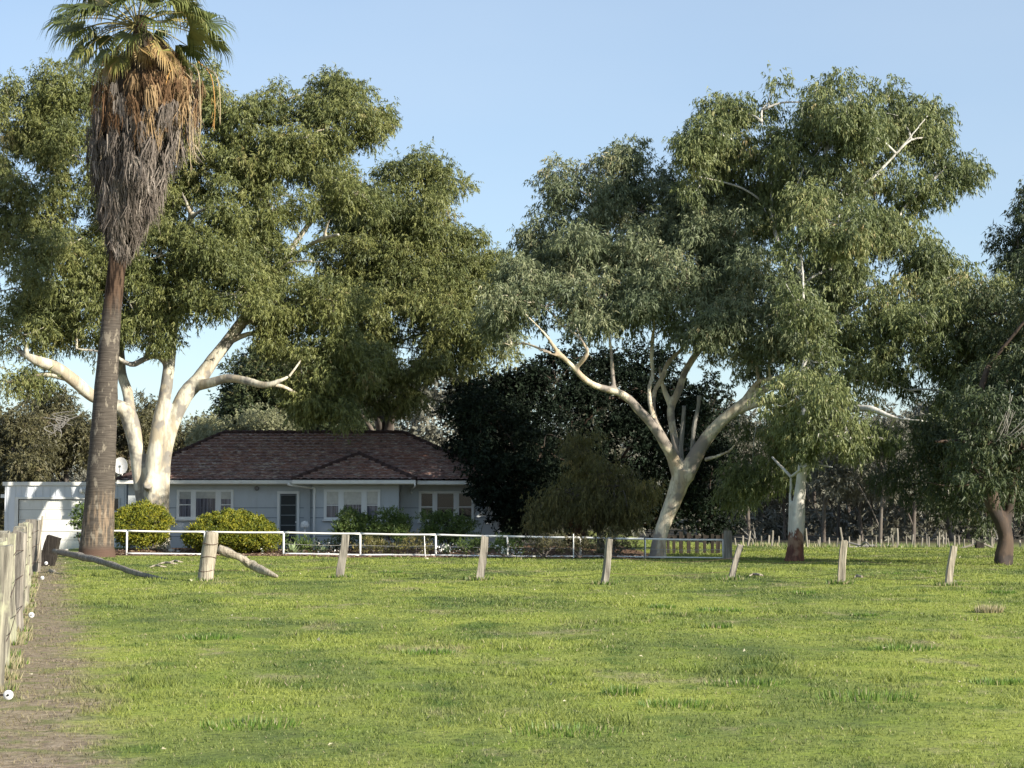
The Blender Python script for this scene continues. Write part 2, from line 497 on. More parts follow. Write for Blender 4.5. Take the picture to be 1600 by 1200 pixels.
GUM = [(0,(0.078,0.101,0.046)), (.35,(0.129,0.159,0.062)), (.62,(0.193,0.222,0.084)), (.85,(0.266,0.273,0.113)), (1,(0.312,0.250,0.119))]
GUM_OLIVE = [(0,(0.075,0.095,0.038)), (.35,(0.134,0.158,0.054)), (.62,(0.202,0.218,0.071)), (.85,(0.243,0.257,0.091)), (1,(0.278,0.237,0.107))]
GUM_COOL = [(0,(0.078,0.105,0.057)), (.35,(0.129,0.159,0.084)), (.62,(0.197,0.226,0.119)), (.85,(0.266,0.283,0.159)), (1,(0.312,0.278,0.159))]
GUM_DARK = [(0,(.03,.045,.022)), (.4,(.05,.07,.03)), (.7,(.08,.10,.04)), (1,(.14,.12,.05))]
leafA = leaf_mat('gum_leaf_olive', GUM_OLIVE)
leafB = leaf_mat('gum_leaf_green', GUM)
leafC = leaf_mat('gum_leaf_blue_green', GUM_COOL)
leafD = leaf_mat('dark_leaf', GUM_DARK, trans=.15)
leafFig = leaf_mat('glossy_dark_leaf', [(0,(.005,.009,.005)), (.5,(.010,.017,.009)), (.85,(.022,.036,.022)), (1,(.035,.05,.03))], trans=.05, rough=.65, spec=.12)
leafBush = leaf_mat('brown_green_leaf', [(0,(.05,.05,.025)), (.4,(.09,.085,.04)), (.7,(.12,.115,.05)), (1,(.19,.15,.09))], trans=.15)
leafYel = leaf_mat('golden_conifer_leaf', [(0,(.05,.08,.014)), (.4,(.15,.18,.022)), (.62,(.30,.29,.03)), (1,(.45,.40,.035))], trans=.15)
leafHedge = leaf_mat('shrub_leaf', [(0,(.045,.075,.02)), (.5,(.09,.14,.035)), (1,(.17,.22,.06))], trans=.2)
leafPale = leaf_mat('pale_shrub_leaf', [(0,(.14,.15,.08)), (.5,(.26,.27,.15)), (1,(.42,.42,.26))], trans=.2)
leafWeep = leaf_mat('weeping_leaf', [(0,(.06,.062,.025)), (.5,(.135,.132,.045)), (.8,(.24,.21,.07)), (1,(.32,.25,.10))], trans=.2)
barkW = gum_bark('white_gum_bark', (.52,.49,.395), (.37,.32,.235), (.23,.215,.19))
barkR = gum_bark('mottled_gum_bark', (.60,.54,.41), (.42,.34,.24), (.25,.22,.19))
bark7 = gum_bark('white_bark_over_brown_collar', (.56,.55,.50), (.50,.47,.42), (.38,.37,.34), .95, (.17,.075,.05))
barkD = gum_bark('dark_rough_bark', (.055,.040,.031), (.085,.060,.044), (.045,.036,.032))
barkG = gum_bark('grey_bark', (.11,.095,.08), (.085,.07,.06), (.14,.125,.11))
deadW = wood_mat('dead_grey_wood', (.10,.095,.09), (.22,.21,.19), (.36,.34,.30))

# ------------------------------------------------------------------ left gum
YL = 75.0
limbsL = [
 [(247,872,YL,52),(245,848,YL,38),(243,795,YL,33),(240,745,YL,28),(243,703,YL,25),(249,660,YL,23),(258,616,YL,20),(263,580,YL,19),(266,557,YL+.2,18),(270,520,YL+.3,15),(280,440,YL+.5,12),(292,370,YL+.5,10),(300,320,YL+.2,7)],
 [(236,872,YL+.2,24),(228,830,YL+.2,17),(221,785,YL+.2,17),(217,740,YL+.2,22),(214,703,YL+.2,25),(205,662,YL+.2,27),(196,642,YL+.1,25),(176,632,YL,21),(143,618,YL-.4,20),(115,594,YL-.8,20),(87,574,YL-1.1,20),(62,565,YL-1.5,18),(42,556,YL-1.6,11),(20,540,YL-.6,5)],
 [(206,665,YL+.2,22),(203,640,YL+.4,18),(199,612,YL+.6,17),(190,584,YL+.8,16),(187,545,YL+1,14),(178,480,YL+1.2,12),(165,400,YL+1.4,9)],
 [(254,872,YL-.1,26),(254,820,YL,22),(255,760,YL,21),(258,715,YL+.1,20),(270,662,YL+.2,22),(289,618,YL+.4,26),(312,592,YL+.6,25),(333,562,YL+.7,21),(353,537,YL+.8,20),(376,506,YL+1,19),(400,470,YL+1.3,14),(440,410,YL+1.6,11),(490,340,YL+2,8)],
 [(305,603,YL+.5,18),(330,598,YL,16),(355,591,YL-.4,14),(385,595,YL-.9,13),(412,602,YL-1.4,12),(430,598,YL-1.6,9),(452,588,YL-1.5,5)],
 [(262,568,YL+.1,16),(248,556,YL-.3,11),(228,560,YL-.6,10),(210,569,YL-.9,10),(195,566,YL-1.1,8),(170,552,YL-1.4,6),(120,545,YL-1.6,5)],
 [(250,700,YL+.1,10),(232,757,YL-.35,18),(231,757,YL-.62,15)],
 [(292,372,YL+.4,9),(298,345,YL,9),(312,330,YL-.6,6),(340,323,YL-1.2,5),(365,322,YL-1.6,3)],
 [(300,350,YL+.2,8),(296,330,YL-.4,8),(284,300,YL-1,4)],
 [(440,410,YL+1.5,8),(480,385,YL+.4,7),(508,372,YL-1,8),(530,366,YL-1.8,6)],
 [(505,374,YL-.9,7),(512,350,YL-1.2,5),(518,342,YL-1.4,3)],
 [(400,470,YL+1,8),(440,418,YL-.8,5),(470,408,YL-1.4,5),(510,410,YL-1.8,3)],
]
mL = [(30,180,55,70,YL+2),(95,140,50,50,YL+2),(40,270,70,60,YL+1),(120,240,60,60,YL+1.5),(20,370,60,45,YL+1),(80,440,90,55,YL-1),(30,520,60,45,YL-1.5),
 (130,500,80,50,YL-.5),(40,590,45,18,YL-1,1),(200,470,70,60,YL-1),(235,525,42,32,YL-1.2),(250,400,80,55,YL-1),(320,230,60,65,YL+1.5),(330,160,40,30,YL+2),
 (300,290,50,30,YL+2),(370,190,50,50,YL+1.5),(405,240,60,60,YL+.5),(440,160,50,38,YL+2),(500,150,45,42,YL+2),(545,150,35,35,YL+2),(585,190,40,32,YL+1.5),
 (540,200,55,45,YL+1),(470,220,60,45,YL),(350,330,60,45,YL-.5),(420,320,65,45,YL-.5),(330,400,70,45,YL-1.5),(420,400,80,45,YL-1.5),(365,460,75,38,YL-2),(290,470,50,40,YL-1.5),
 (460,470,70,45,YL-2),(500,540,60,50,YL-2.4),(470,560,50,40,YL-2.6),(430,520,40,35,YL-2),(500,610,50,48,YL-2.4),(540,640,22,28,YL-2.4),(480,625,30,30,YL-2.6),(560,300,60,40,YL+1.5),
 (170,590,0.1,0.1,YL+3)]
mL = mL[:-1] + [(60,320,60,45,YL+1),(150,330,60,50,YL+1.5),(215,330,60,55,YL+1),(100,390,70,45,YL+.5),(180,410,70,50,YL-.5),(265,330,55,50,YL+1),(385,350,60,40,YL+1),(300,130,45,35,YL+2),(240,180,60,60,YL+3),(170,150,60,60,YL+3),(20,450,60,50,YL),(260,470,50,45,YL+.5),(420,270,60,40,YL+1.5),(70,200,60,60,YL+3),(0,300,50,60,YL+2),(520,470,50,45,YL-1.5),(380,430,70,40,YL-.5),(70,490,60,40,YL-.5),(440,535,42,42,YL+1),(455,590,34,34,YL+1),(485,640,32,30,YL+1.2),(420,500,40,30,YL+1),(520,600,46,46,YL+1.2),(560,560,50,50,YL+1.5)]
mL = [(a[0],a[1],a[2],a[3],max(a[4],YL+.6)) if a[0] > 390 else a for a in mL]
mL2 = [(540,330,60,50,YL+5),(620,380,70,50,YL+5),(690,450,70,50,YL+5),(590,440,70,50,YL+5),(780,430,35,40,YL+5),(530,450,60,50,YL+4),(610,540,70,40,YL+4),(530,610,50,30,YL+3),(500,270,50,35,YL+6),(640,270,45,38,YL+5),(695,290,45,42,YL+5),(590,330,70,50,YL+4),(670,350,70,50,YL+4),(560,400,80,50,YL+3.5),(650,430,85,55,YL+3.5),(730,400,55,45,YL+4.5),
 (755,460,45,45,YL+3.5),(600,490,90,50,YL+2.5),(700,500,80,50,YL+2.5),(760,530,48,42,YL+2),(560,560,70,48,YL+2),(650,560,75,42,YL+2),(600,610,55,35,YL+2),(720,560,45,30,YL+2),(640,625,40,22,YL+2.4)]
tree('white_barked_gum_tree', (245,866,YL), 'huge cream-barked gum tree with three stems rising beside the left end of the house', 'tree',
     limbsL, mL, barkW, leafA, vox=.07, gap=.19)
YB = 90.0
tree('gum_tree', (600,852,YB), 'tall olive-green gum tree standing behind the middle of the tiled roof', 'tree',
     [[(600,862,YB,26),(600,760,YB,24),(598,690,YB,20),(590,640,YB-1,14),(570,560,YB-2,10),(560,450,YB-4,8)],
      [(600,700,YB,16),(612,650,YB-1,12),(640,590,YB-3,10),(690,520,YB-6,8)],
      [(600,730,YB,14),(585,680,YB-.5,8),(566,650,YB-1,6),(552,630,YB-1.2,3)],[(604,720,YB,9),(614,690,YB,6),(612,650,YB,4)]],
     [(m[0],m[1],m[2],m[3],m[4]+4) for m in mL2], barkG, leafA, gap=.17)

# ------------------------------------------------------------------ right gum
YR = 67.0
limbsR = [
 [(1027,880,YR,40),(1028,866,YR,27),(1031,840,YR,22),(1040,812,YR,23),(1051,785,YR,26),(1061,758,YR,30),(1068,736,YR,36)],
 [(1062,745,YR,24),(1051,715,YR-.2,20),(1041,697,YR-.4,18),(1030,678,YR-.6,17),(1015,658,YR-.7,16),(1000,643,YR-.8,15),(986,627,YR-.9,14),(968,614,YR-1,12.5),(940,606,YR-1.2,11),(925,600,YR-1.4,10.5),(911,590,YR-1.6,10),(898,576,YR-1.7,9),(884,562,YR-2,8),(868,545,YR-2.2,7),(850,520,YR-2.4,5),(820,490,YR-2.6,3)],
 [(900,575,YR-1.7,8),(913,560,YR-2,8),(918,548,YR-2.1,7),(908,530,YR-2.2,4),(898,505,YR-2.4,3)],
 [(888,565,YR-1.9,5),(860,552,YR-2.3,4),(835,545,YR-2.7,3),(810,540,YR-3,2)],
 [(960,609,YR-1.1,8),(957,580,YR-.9,7),(955,550,YR-.8,6),(950,505,YR-.6,5),(945,440,YR-.4,4)],
 [(1030,672,YR-.5,10),(1018,640,YR-.5,8),(1014,610,YR-.3,7),(1020,585,YR,7),(1018,560,YR+.1,7),(1020,525,YR+.2,7)],
 [(1034,680,YR-.4,11),(1021,645,YR,9),(1023,612,YR+.3,8),(1035,590,YR+.4,8),(1045,565,YR+.6,8),(1070,540,YR+.8,6),(1078,510,YR+1,4),(1090,430,YR+1,3)],
 [(1066,740,YR+.2,16),(1058,705,YR+.5,13),(1052,675,YR+.7,12),(1048,640,YR+.9,12.5),(1060,612,YR+1,12),(1070,582,YR+1.3,11),(1088,553,YR+1.5,11),(1112,525,YR+1.7,10),(1135,500,YR+2,9),(1170,440,YR+2.4,6)],
 [(1050,640,YR+.9,10),(1040,615,YR+1,9),(1034,595,YR+1,7),(1030,570,YR+1,4)],
 [(1070,745,YR,30),(1085,716,YR,25),(1098,694,YR,22),(1112,675,YR-.1,20.5),(1130,656,YR-.2,19),(1152,638,YR-.4,18),(1176,618,YR-.6,14),(1210,602,YR-.8,12),(1240,592,YR-1,10),(1270,588,YR-1.2,9),(1310,560,YR-1.4,5)],
 [(1148,644,YR-.3,14),(1180,632,YR-.6,12),(1210,626,YR-.9,11),(1236,630,YR-1.1,10),(1242,620,YR-1.2,7)],
 [(1165,622,YR-.5,10),(1185,597,YR-.9,9),(1205,592,YR-1.1,7),(1230,585,YR-1.4,7),(1255,583,YR-1.5,4)],
 [(1205,600,YR-.9,6),(1202,575,YR-1.4,5),(1208,545,YR-1.8,4),(1200,515,YR-2,4),(1204,485,YR-2.2,3)],
 [(1208,548,YR-1.8,3),(1225,530,YR-2,3),(1238,505,YR-2.2,2)],[(1204,578,YR-1.4,4),(1190,560,YR-1.7,3),(1180,548,YR-1.9,2)],
 [(1102,718,YR-.2,8),(1120,713,YR-.6,6),(1140,704,YR-.9,5),(1150,692,YR-1,3)],
 [(1270,592,YR-1.2,6),(1278,560,YR-1.8,6),(1274,540,YR-2,4)],
]
mR = [(880,290,42,40,YR+3),(865,370,45,50,YR+2.5),(925,310,55,60,YR+3),(975,270,45,52,YR+3.5),(1000,330,50,50,YR+3),(1045,300,40,40,YR+4),(900,400,70,50,YR+1),
 (830,430,50,40,YR),(850,480,70,45,YR-1),(800,470,45,45,YR-1),(800,540,35,25,YR-.5,1.5),(940,460,70,55,YR),(990,400,65,55,YR+1),(1040,450,65,55,YR),(1090,390,65,60,YR+1),(1150,360,70,55,YR+.5),
 (1020,370,50,40,YR+2),(1120,460,65,45,YR+1),(1200,430,65,55,YR-1),(1180,510,65,45,YR-1.5),(1260,470,60,60,YR-1),(1290,540,50,45,YR-1.5),(1230,550,60,35,YR-1.5),(1120,540,30,25,YR+2.5),(1090,480,50,35,YR+2.5),
 (1170,300,50,40,YR+2),(880,510,50,26,YR-.5,1.5),(950,505,50,30,YR-.5,2),(1020,490,55,35,YR-.5,2),(1090,520,50,28,YR-1,1.5),(1060,440,60,50,YR-1),(1180,560,50,30,YR-.5,2),(1130,500,40,30,YR-1,2),(840,400,40,45,YR+3),(790,500,40,35,YR+1),(950,370,60,50,YR+2.5),(1120,330,50,50,YR+3),(1240,500,50,50,YR-2.5),(1280,600,35,25,YR,1.5),(1060,350,60,50,YR+3)]
tree('spreading_gum_tree', (1033,871,YR), 'pale mottled leaning gum tree forking low beside the white pipe fence', 'tree',
     limbsR, mR, barkR, leafC, vox=.055, gap=.25)
rt = [o for o in bpy.data.objects if o.name == 'spreading_gum_tree'][0]
for pth in ([(1066,738,YR+.3,8),(1064,700,YR+.4,7.5),(1067,665,YR+.4,7),(1069,634,YR+.4,6)], [(1072,738,YR+.1,8),(1081,705,YR+.1,6.5),(1084,670,YR+.1,7),(1091,635,YR+.1,6),(1093,618,YR+.1,7)]):
    mb = MB(); skel_tubes(mb, [pth], 9, .1); tag(mb.build('dead_stub', deadW, rt, True), 'grey dead broken stub of a limb')

# ------------------------------------------------------------------ white trunk gum on the right
Y7 = 62.0
limbs7 = [[(1242,886,Y7,38),(1242,868,Y7,29),(1244,840,Y7,25),(1247,800,Y7,22),(1250,770,Y7,18),(1255,715,Y7,14),(1258,650,Y7+.4,15),(1256,560,Y7+.8,14),(1252,450,Y7+1.2,12),(1250,370,Y7+1.5,11),(1262,310,Y7+1.5,9),(1290,240,Y7+1.6,7),(1330,160,Y7+2,4)],
 [(1236,745,Y7+.3,5),(1234,810,Y7+.2,6),(1234,850,Y7+.1,7)],
 [(1262,650,Y7+.4,14),(1285,641,Y7-.4,13),(1310,643,Y7-1,13),(1340,638,Y7-1.6,12),(1365,640,Y7-2,11),(1400,653,Y7-2.4,6),(1450,658,Y7-2.8,3)],
 [(1256,560,Y7+.8,11),(1300,510,Y7+1.2,8),(1350,470,Y7+2,6),(1390,440,Y7+2.6,3)],
 [(1252,380,Y7+1.5,9),(1300,330,Y7+1.2,8),(1350,290,Y7+1,7),(1400,240,Y7+1,5),(1450,180,Y7+1,3)],
 [(1252,470,Y7+1.3,9),(1210,360,Y7+2,7),(1205,280,Y7+2.3,5),(1190,190,Y7+2.5,3)],
 [(1256,600,Y7+.6,9),(1310,582,Y7+1.2,6),(1370,565,Y7+2.4,4),(1430,550,Y7+3.4,2)],
 [(1255,690,Y7+.1,7),(1235,655,Y7+1,4),(1205,640,Y7+2.5,2)]]
m7 = [(1078,238,36,30,Y7+1),(1105,205,36,30,Y7+1),(1085,275,34,26,Y7+1),(1250,390,45,40,Y7-1.5),(1255,480,45,45,Y7-2),(1265,560,50,40,Y7-2),(1245,620,50,35,Y7-2.2),(1270,320,45,35,Y7-.5),(1210,330,45,40,Y7+2),(1320,190,55,45,Y7-.5),(1310,350,55,45,Y7-1.5),(1240,260,45,45,Y7+.5),(1440,510,60,45,Y7-2.5),(1540,540,50,40,Y7-1.5),(1560,470,45,35,Y7-1),(1225,650,40,26,Y7+2,1),(1262,690,30,30,Y7-2,.8),(1330,690,35,30,Y7-2,1.2),(1090,235,40,32,Y7+3),(1140,180,45,40,Y7+3),(1140,250,60,45,Y7+3),(1200,160,45,42,Y7+3),(1200,230,50,45,Y7+2),(1260,160,45,45,Y7+2.5),(1310,140,45,42,Y7+2.5),(1290,220,60,55,Y7+1),(1350,210,50,50,Y7+1),
 (1385,140,32,34,Y7+2.5),(1400,190,45,45,Y7+2),(1440,175,45,34,Y7+2.5),(1455,215,35,30,Y7+2,1.2),(1380,270,55,40,Y7+1),(1310,290,55,38,Y7+.5),(1470,270,30,35,Y7+2,1),(1500,270,32,32,Y7+2,1),(1440,300,38,30,Y7+2,1),
 (1340,360,65,45,Y7),(1400,370,55,40,Y7+.5),(1300,420,45,45,Y7),(1450,410,45,35,Y7),(1490,430,35,30,Y7),(1350,450,70,45,Y7-.5),(1430,470,70,45,Y7-.5),(1500,480,45,40,Y7-1),(1370,520,65,40,Y7-1),(1440,550,70,45,Y7-1.5),
 (1510,560,60,45,Y7-1.5),(1350,590,60,42,Y7-1.5),(1420,610,55,30,Y7-2),(1490,620,45,30,Y7-2),(1290,620,50,30,Y7-2.4),(1540,600,45,45,Y7-1.5),(1470,660,30,35,Y7-2.2,.8),(1290,680,50,45,Y7-2.2),
 (1200,680,50,45,Y7+5.5,1.6),(1240,650,50,35,Y7+3),(1180,740,40,40,Y7+6,1.5),(1215,720,40,40,Y7+4.5,1.5),(1300,730,40,35,Y7-2.2),(1160,780,32,20,Y7+7,1),(1390,690,20,30,Y7-1.2,.6),(1200,300,40,30,Y7+3,1.2)]
m7 = [(a[0],a[1],a[2],a[3],a[4]+4)+a[5:] if a[0] > 1400 and a[1] > 400 else a for a in m7]
m7 = [(a[0],a[1],a[2],a[3],a[4]+(1.6 if (a[4] < Y7-.9 and a[0] < 1345) else 3.6))+a[5:] if a[1] < 600 and not (a[0] > 1400 and a[1] > 400) else a for a in m7]
limbs7 = [[(a[0],a[1],a[2]+min(3.0, max(0, (690-a[1])/110)),a[3]) for a in L_] for L_ in limbs7]
tree('smooth_white_gum_tree', (1243,879,Y7), 'tallest gum tree, with a smooth white trunk over a red-brown base', 'tree', limbs7, m7, bark7, leafB, vox=.055, gap=.24, droop=1.2)

# ------------------------------------------------------------------ dark tree at the right edge
Y8 = 58.0
limbs8 = [[(1566,890,Y8,28),(1565,868,Y8,22),(1570,840,Y8,20),(1563,815,Y8,21),(1552,790,Y8,24),(1545,760,Y8,24),(1540,720,Y8,22),(1532,670,Y8+.3,18),(1530,620,Y8+.8,13),(1545,570,Y8+1,9)],
 [(1574,882,Y8,17),(1577,850,Y8,15),(1574,820,Y8+.1,14),(1580,780,Y8+.1,14),(1590,720,Y8,12),(1610,640,Y8,11)],
 [(1540,700,Y8,14),(1500,690,Y8-.5,9),(1460,690,Y8-1,6)],[(1545,740,Y8-.2,9),(1500,760,Y8-1,6),(1440,752,Y8-1.6,4)]]
m8 = [(1545,690,34,26,Y8-2.4,.6),(1540,640,50,40,Y8-1.5,1.2),(1520,730,40,30,Y8-1.6,1),(1595,700,40,50,Y8-1.8,1),(1590,560,50,50,Y8+4),(1560,760,40,20,Y8-1.5,.8),(1560,490,60,42,Y8+5),(1610,520,60,50,Y8+4),(1520,510,45,30,Y8+6),(1560,620,60,50,Y8+2),(1600,600,50,60,Y8),(1500,690,60,40,Y8+3),(1560,700,60,50,Y8+1),(1450,700,45,45,Y8+4),(1610,690,50,60,Y8),(1420,760,55,30,Y8+5),
 (1500,760,55,35,Y8+3),(1590,770,50,35,Y8+1.5),(1480,790,40,18,Y8+5),(1640,450,60,70,Y8+1),(1540,800,40,12,Y8+4),(1660,620,60,90,Y8)]
t8 = tree('twisted_dark_tree', (1568,884,Y8), 'dark evergreen tree with a twisted brown trunk at the right edge of the paddock', 'tree', limbs8, m8, barkD, leafD, vox=.06, q=1700, gap=.05, cover=2.2)
mb = MB()
for k in range(12):
    a = (1545+R.normal()*6, 700+R.normal()*5); b = (1585+R.normal()*18, 610+R.random()*60)
    skel_tubes(mb, [[(a[0],a[1],Y8-2,2.4),((a[0]+b[0])/2+6+R.normal()*6,(a[1]+b[1])/2+6+R.normal()*6,Y8-2.6,1.8),(b[0],b[1],Y8-2.8,1)]], 5, 0)
mb.build('dead_branch', deadW, t8, True)
tree('tall_gum_tree', (1660,880,72), 'tall gum whose high dark crown cuts into the sky at the right edge', 'tree', [[(1680,866,72,30),(1670,700,72,24),(1650,500,72,16),(1640,400,72,10)]],
     [(1590,370,32,50,72,1.5),(1600,320,26,38,72,1.5),(1640,340,50,60,72),(1650,430,60,50,72),(1590,420,30,22,72,1)], barkG, leafD, q=1400, gap=.1)

# ------------------------------------------------------------------ dense dark trees behind, centre
YF = 84.0
mF = [(820,765,38,60,78,1.5),(850,700,50,50,77.5,2),(870,785,50,40,77,1.5),(800,800,24,30,77,1),(752,735,24,40,77.0,1),(745,700,22,24,77.2,.8),(790,745,30,40,77.2,1),(765,775,22,16,77.0,.7),(756,655,40,36,79,1.5),(748,700,26,40,77.6,1.2),(772,750,32,40,77.4,1.2),(760,640,40,36,79,1.5),(800,790,26,30,78,1),(750,640,60,50,YF),(730,720,45,60,YF-2,2),(800,610,70,40,YF),(790,700,80,70,YF-2),(870,600,80,45,YF),(880,690,80,80,YF-2),(960,620,80,60,YF-1),(970,720,80,80,YF-2),(1040,610,70,60,YF),(1060,700,70,80,YF-1),
      (1110,640,45,70,YF),(1110,750,45,70,YF-1),(760,790,55,50,YF-2.5),(830,800,70,40,YF-2),(980,800,80,40,YF-1),(1090,800,60,45,YF-1),(900,560,60,25,YF+1),(1000,570,70,30,YF+1)]
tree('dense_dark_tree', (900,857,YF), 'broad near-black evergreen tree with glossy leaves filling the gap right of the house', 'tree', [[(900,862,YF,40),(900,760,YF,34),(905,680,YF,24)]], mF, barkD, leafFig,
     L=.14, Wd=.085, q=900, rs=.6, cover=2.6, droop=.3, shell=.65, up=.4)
tree('round_dark_tree', (420,850,104), 'rounded dark green tree beyond the left half of the roof ridge', 'tree', [[(425,855,104,22),(425,740,104,18)]],
     [(395,620,48,58,104),(378,648,38,44,104),(430,640,50,50,104),(405,592,42,40,104),(440,572,50,38,104),(440,600,60,55,104),(500,620,60,60,104),(380,660,35,35,103),(440,670,70,35,103),(520,670,60,30,103)], barkD, leafD, L=.16, Wd=.08, q=1300, rs=.7, cover=3.4, droop=.3)
YW = 73.0
mW = [(915,700,32,26,YW),(930,740,55,35,YW-.5),(900,775,45,40,YW-.8),(960,780,55,38,YW-.8),(1000,765,38,35,YW-.4),(930,810,50,25,YW-1),(990,810,40,20,YW-.5),(860,800,35,35,YW,1),(835,800,22,28,YW,.7)]
tree('weeping_bush', (940,866,YW), 'weeping olive-green bush hanging behind the pipe fence left of the leaning gum', 'bush', [[(940,868,YW,14),(935,800,YW,10),(925,720,YW,6)],[(950,866,YW,8),(975,800,YW,5)]], mW, barkG, leafWeep,
     L=.13, Wd=.028, q=1900, rs=.45, cover=2.6, droop=1.6, maxr=.05)

# ------------------------------------------------------------------ left background trees behind the garage
def bushy(px, py0, rx, ry, Y, label, leaf=leafBush, name='bushland_tree', group='scrubby trees behind the garage', cover=2.3, L=.22, Wd=.08, q=620, basey=None):
    ms = []
    for k in range(7):
        a = R.random()*6.28
        ms.append((px+math.cos(a)*rx*.55, py0+math.sin(a)*ry*.5, rx*.55, ry*.5, Y+R.normal()*.8))
    ms.append((px, py0, rx*.7, ry*.7, Y))
    if L > .15:
        for k in (-.5, 0, .5): ms.append((px+k*rx*1.2, max(800, py0+ry), rx*.5, 45, Y+1+R.normal()))
    gy = 800 + (EYE - float(height((px-800)*Y/F, Y)))*F/Y
    return tree(name, (px,gy,Y), label, 'tree', [[(px,gy+4,Y,12),(px+4,(gy+py0)/2,Y,9),(px,py0,Y,5)]], ms, barkG, leaf, group, q=q, L=L, Wd=Wd, rs=.75, cover=cover, droop=.5, twigs=5)
bushy(20,700,60,75,112,'brown-green scrubby tree behind the left corner of the garage')
bushy(100,690,60,70,118,'dull olive scrub tree behind the garage roof, left of the palm trunk')
bushy(75,650,50,45,128,'grey-brown dying tree behind the palm, with bare twigs')
bushy(200,690,50,60,122,'dark scrub tree seen between the palm trunk and the gum stems')
bushy(235,660,35,55,130,'taller thin scrub tree between the left and middle gum stems')
bushy(300,690,50,45,126,'brown-green scrub tree just over the left hip of the roof')
bushy(345,680,40,35,132,'low olive scrub tree left of the rounded dark tree')
bushy(-45,640,60,80,115,'big dark scrub tree cut by the left edge of the photo', leafD)
bushy(410,672,42,18,96,'pale grey-green flowering shrub showing over the roof ridge', leafPale, 'flowering_shrub', None, L=.12, Wd=.06, q=1000)
bushy(336,682,20,16,96,'small pale shrub tip above the left hip of the roof', leafPale, 'flowering_shrub', None, L=.12, Wd=.06, q=1000)
mb = MB(); c0 = (92, 668)
for k in range(9):
    a = -2.6+2.4*R.random() if k < 6 else 6.28*R.random(); r = 9+15*R.random(); m = (c0[0]+math.cos(a)*r*.5+R.normal()*4, c0[1]+math.sin(a)*r*.4+R.normal()*4); e = (c0[0]+math.cos(a)*r, c0[1]+math.sin(a)*r*.8)
    skel_tubes(mb, [[(c0[0],c0[1],107,1.8),(m[0],m[1],107,1.5),(e[0],e[1],107,.8)]], 5, .1)
    skel_tubes(mb, [[(m[0],m[1],107,1.8),(m[0]+R.normal()*8,m[1]-8,107,1.4),(m[0]+R.normal()*14,m[1]-14,107,.8)]], 5, .1)
single('dead_branch', mb, deadW, P(75,870,110), 'bleached dead branches in the scrub left of the palm', 'dead wood')

# ------------------------------------------------------------------ far wood on the right
kinds = []
def far_tree(px, Y, H, wd, label, leaf, lean=0):
    s = Y/F
    gy = 800 + (EYE - float(height((px-800)*s, Y)))/s
    ms = []
    for k in range(8):
        a = R.random()*6.28; r = R.random()**.5
        ms.append((px+lean+math.cos(a)*r*wd*.7/s, gy-H*.68/s+math.sin(a)*r*H*.24/s, wd*.42/s, H*.16/s, Y+R.normal()*1.2))
    tw = .34/s
    return tree('woodland_tree', (px,gy,Y), label, 'tree', [[(px,gy+3,Y,tw*1.2),(px+lean*.3,gy-H*.3/s,Y,tw*.9),(px+lean,gy-H*.6/s,Y,tw*.6),(px+lean,gy-H*.85/s,Y,tw*.3)],[(px,gy-H*.12/s,Y,tw*.5),(px-wd*.25/s,gy-H*.3/s,Y,tw*.4),(px-wd*.6/s,gy-H*.5/s,Y,tw*.2)],
        [(px+lean*.3,gy-H*.3/s,Y,tw*.6),(px+wd*.4/s,gy-H*.5/s,Y,tw*.4),(px+wd*.6/s,gy-H*.62/s,Y,tw*.2)]], ms, barkG, leaf, 'trees of the far wood', q=260, L=.4, Wd=.13, rs=1.2, cover=2.0, droop=.6, twigs=3, maxr=.12)
leafFar = leaf_mat('haze_greyed_leaf', [(0,(.045,.045,.03)), (.4,(.12,.12,.09)), (.8,(.19,.185,.145)), (1,(.26,.24,.19))], trans=.15)  # distance haze put into the leaf colour, greyer and lighter
fp = [far_tree(1375, 175, 11, 3.4, 'grey-green woodland tree standing just beyond the far stake fence', leafFar, 8),
      far_tree(1170, 190, 12, 3.8, 'woodland tree seen beyond the round strainer post', leafFar, -6),
      far_tree(1310, 200, 13, 3.6, 'tall woodland tree right of the white trunk', leafFar, 4)]
spots = [(1130,205),(1205,215),(1225,195),(1285,180),(1345,190),(1398,200),(1425,185),(1450,210),(1485,190),(1510,205),(1545,188),(1580,200),(1610,185),(1640,205),(1270,225),(1325,235),(1190,240),(1360,240),(1415,235),(1470,240),(1530,240),(1590,240),(1150,230),(1240,240),(1660,230),(1700,200),(1090,215)]
for i, (px, Y) in enumerate(spots):
    o = copy_tree(fp[i % 3]); o.location = ((px-800)*Y/F, Y, float(height((px-800)*Y/F, Y)))
    o.rotation_euler.z = R.random()*6.28; s = .65 + .7*R.random(); o.scale = (s*(.8+.5*R.random()), s, s); o.rotation_euler.x = R.normal()*.05
    o['label'] = 'thin grey-trunked tree in the shaded wood beyond the paddock'
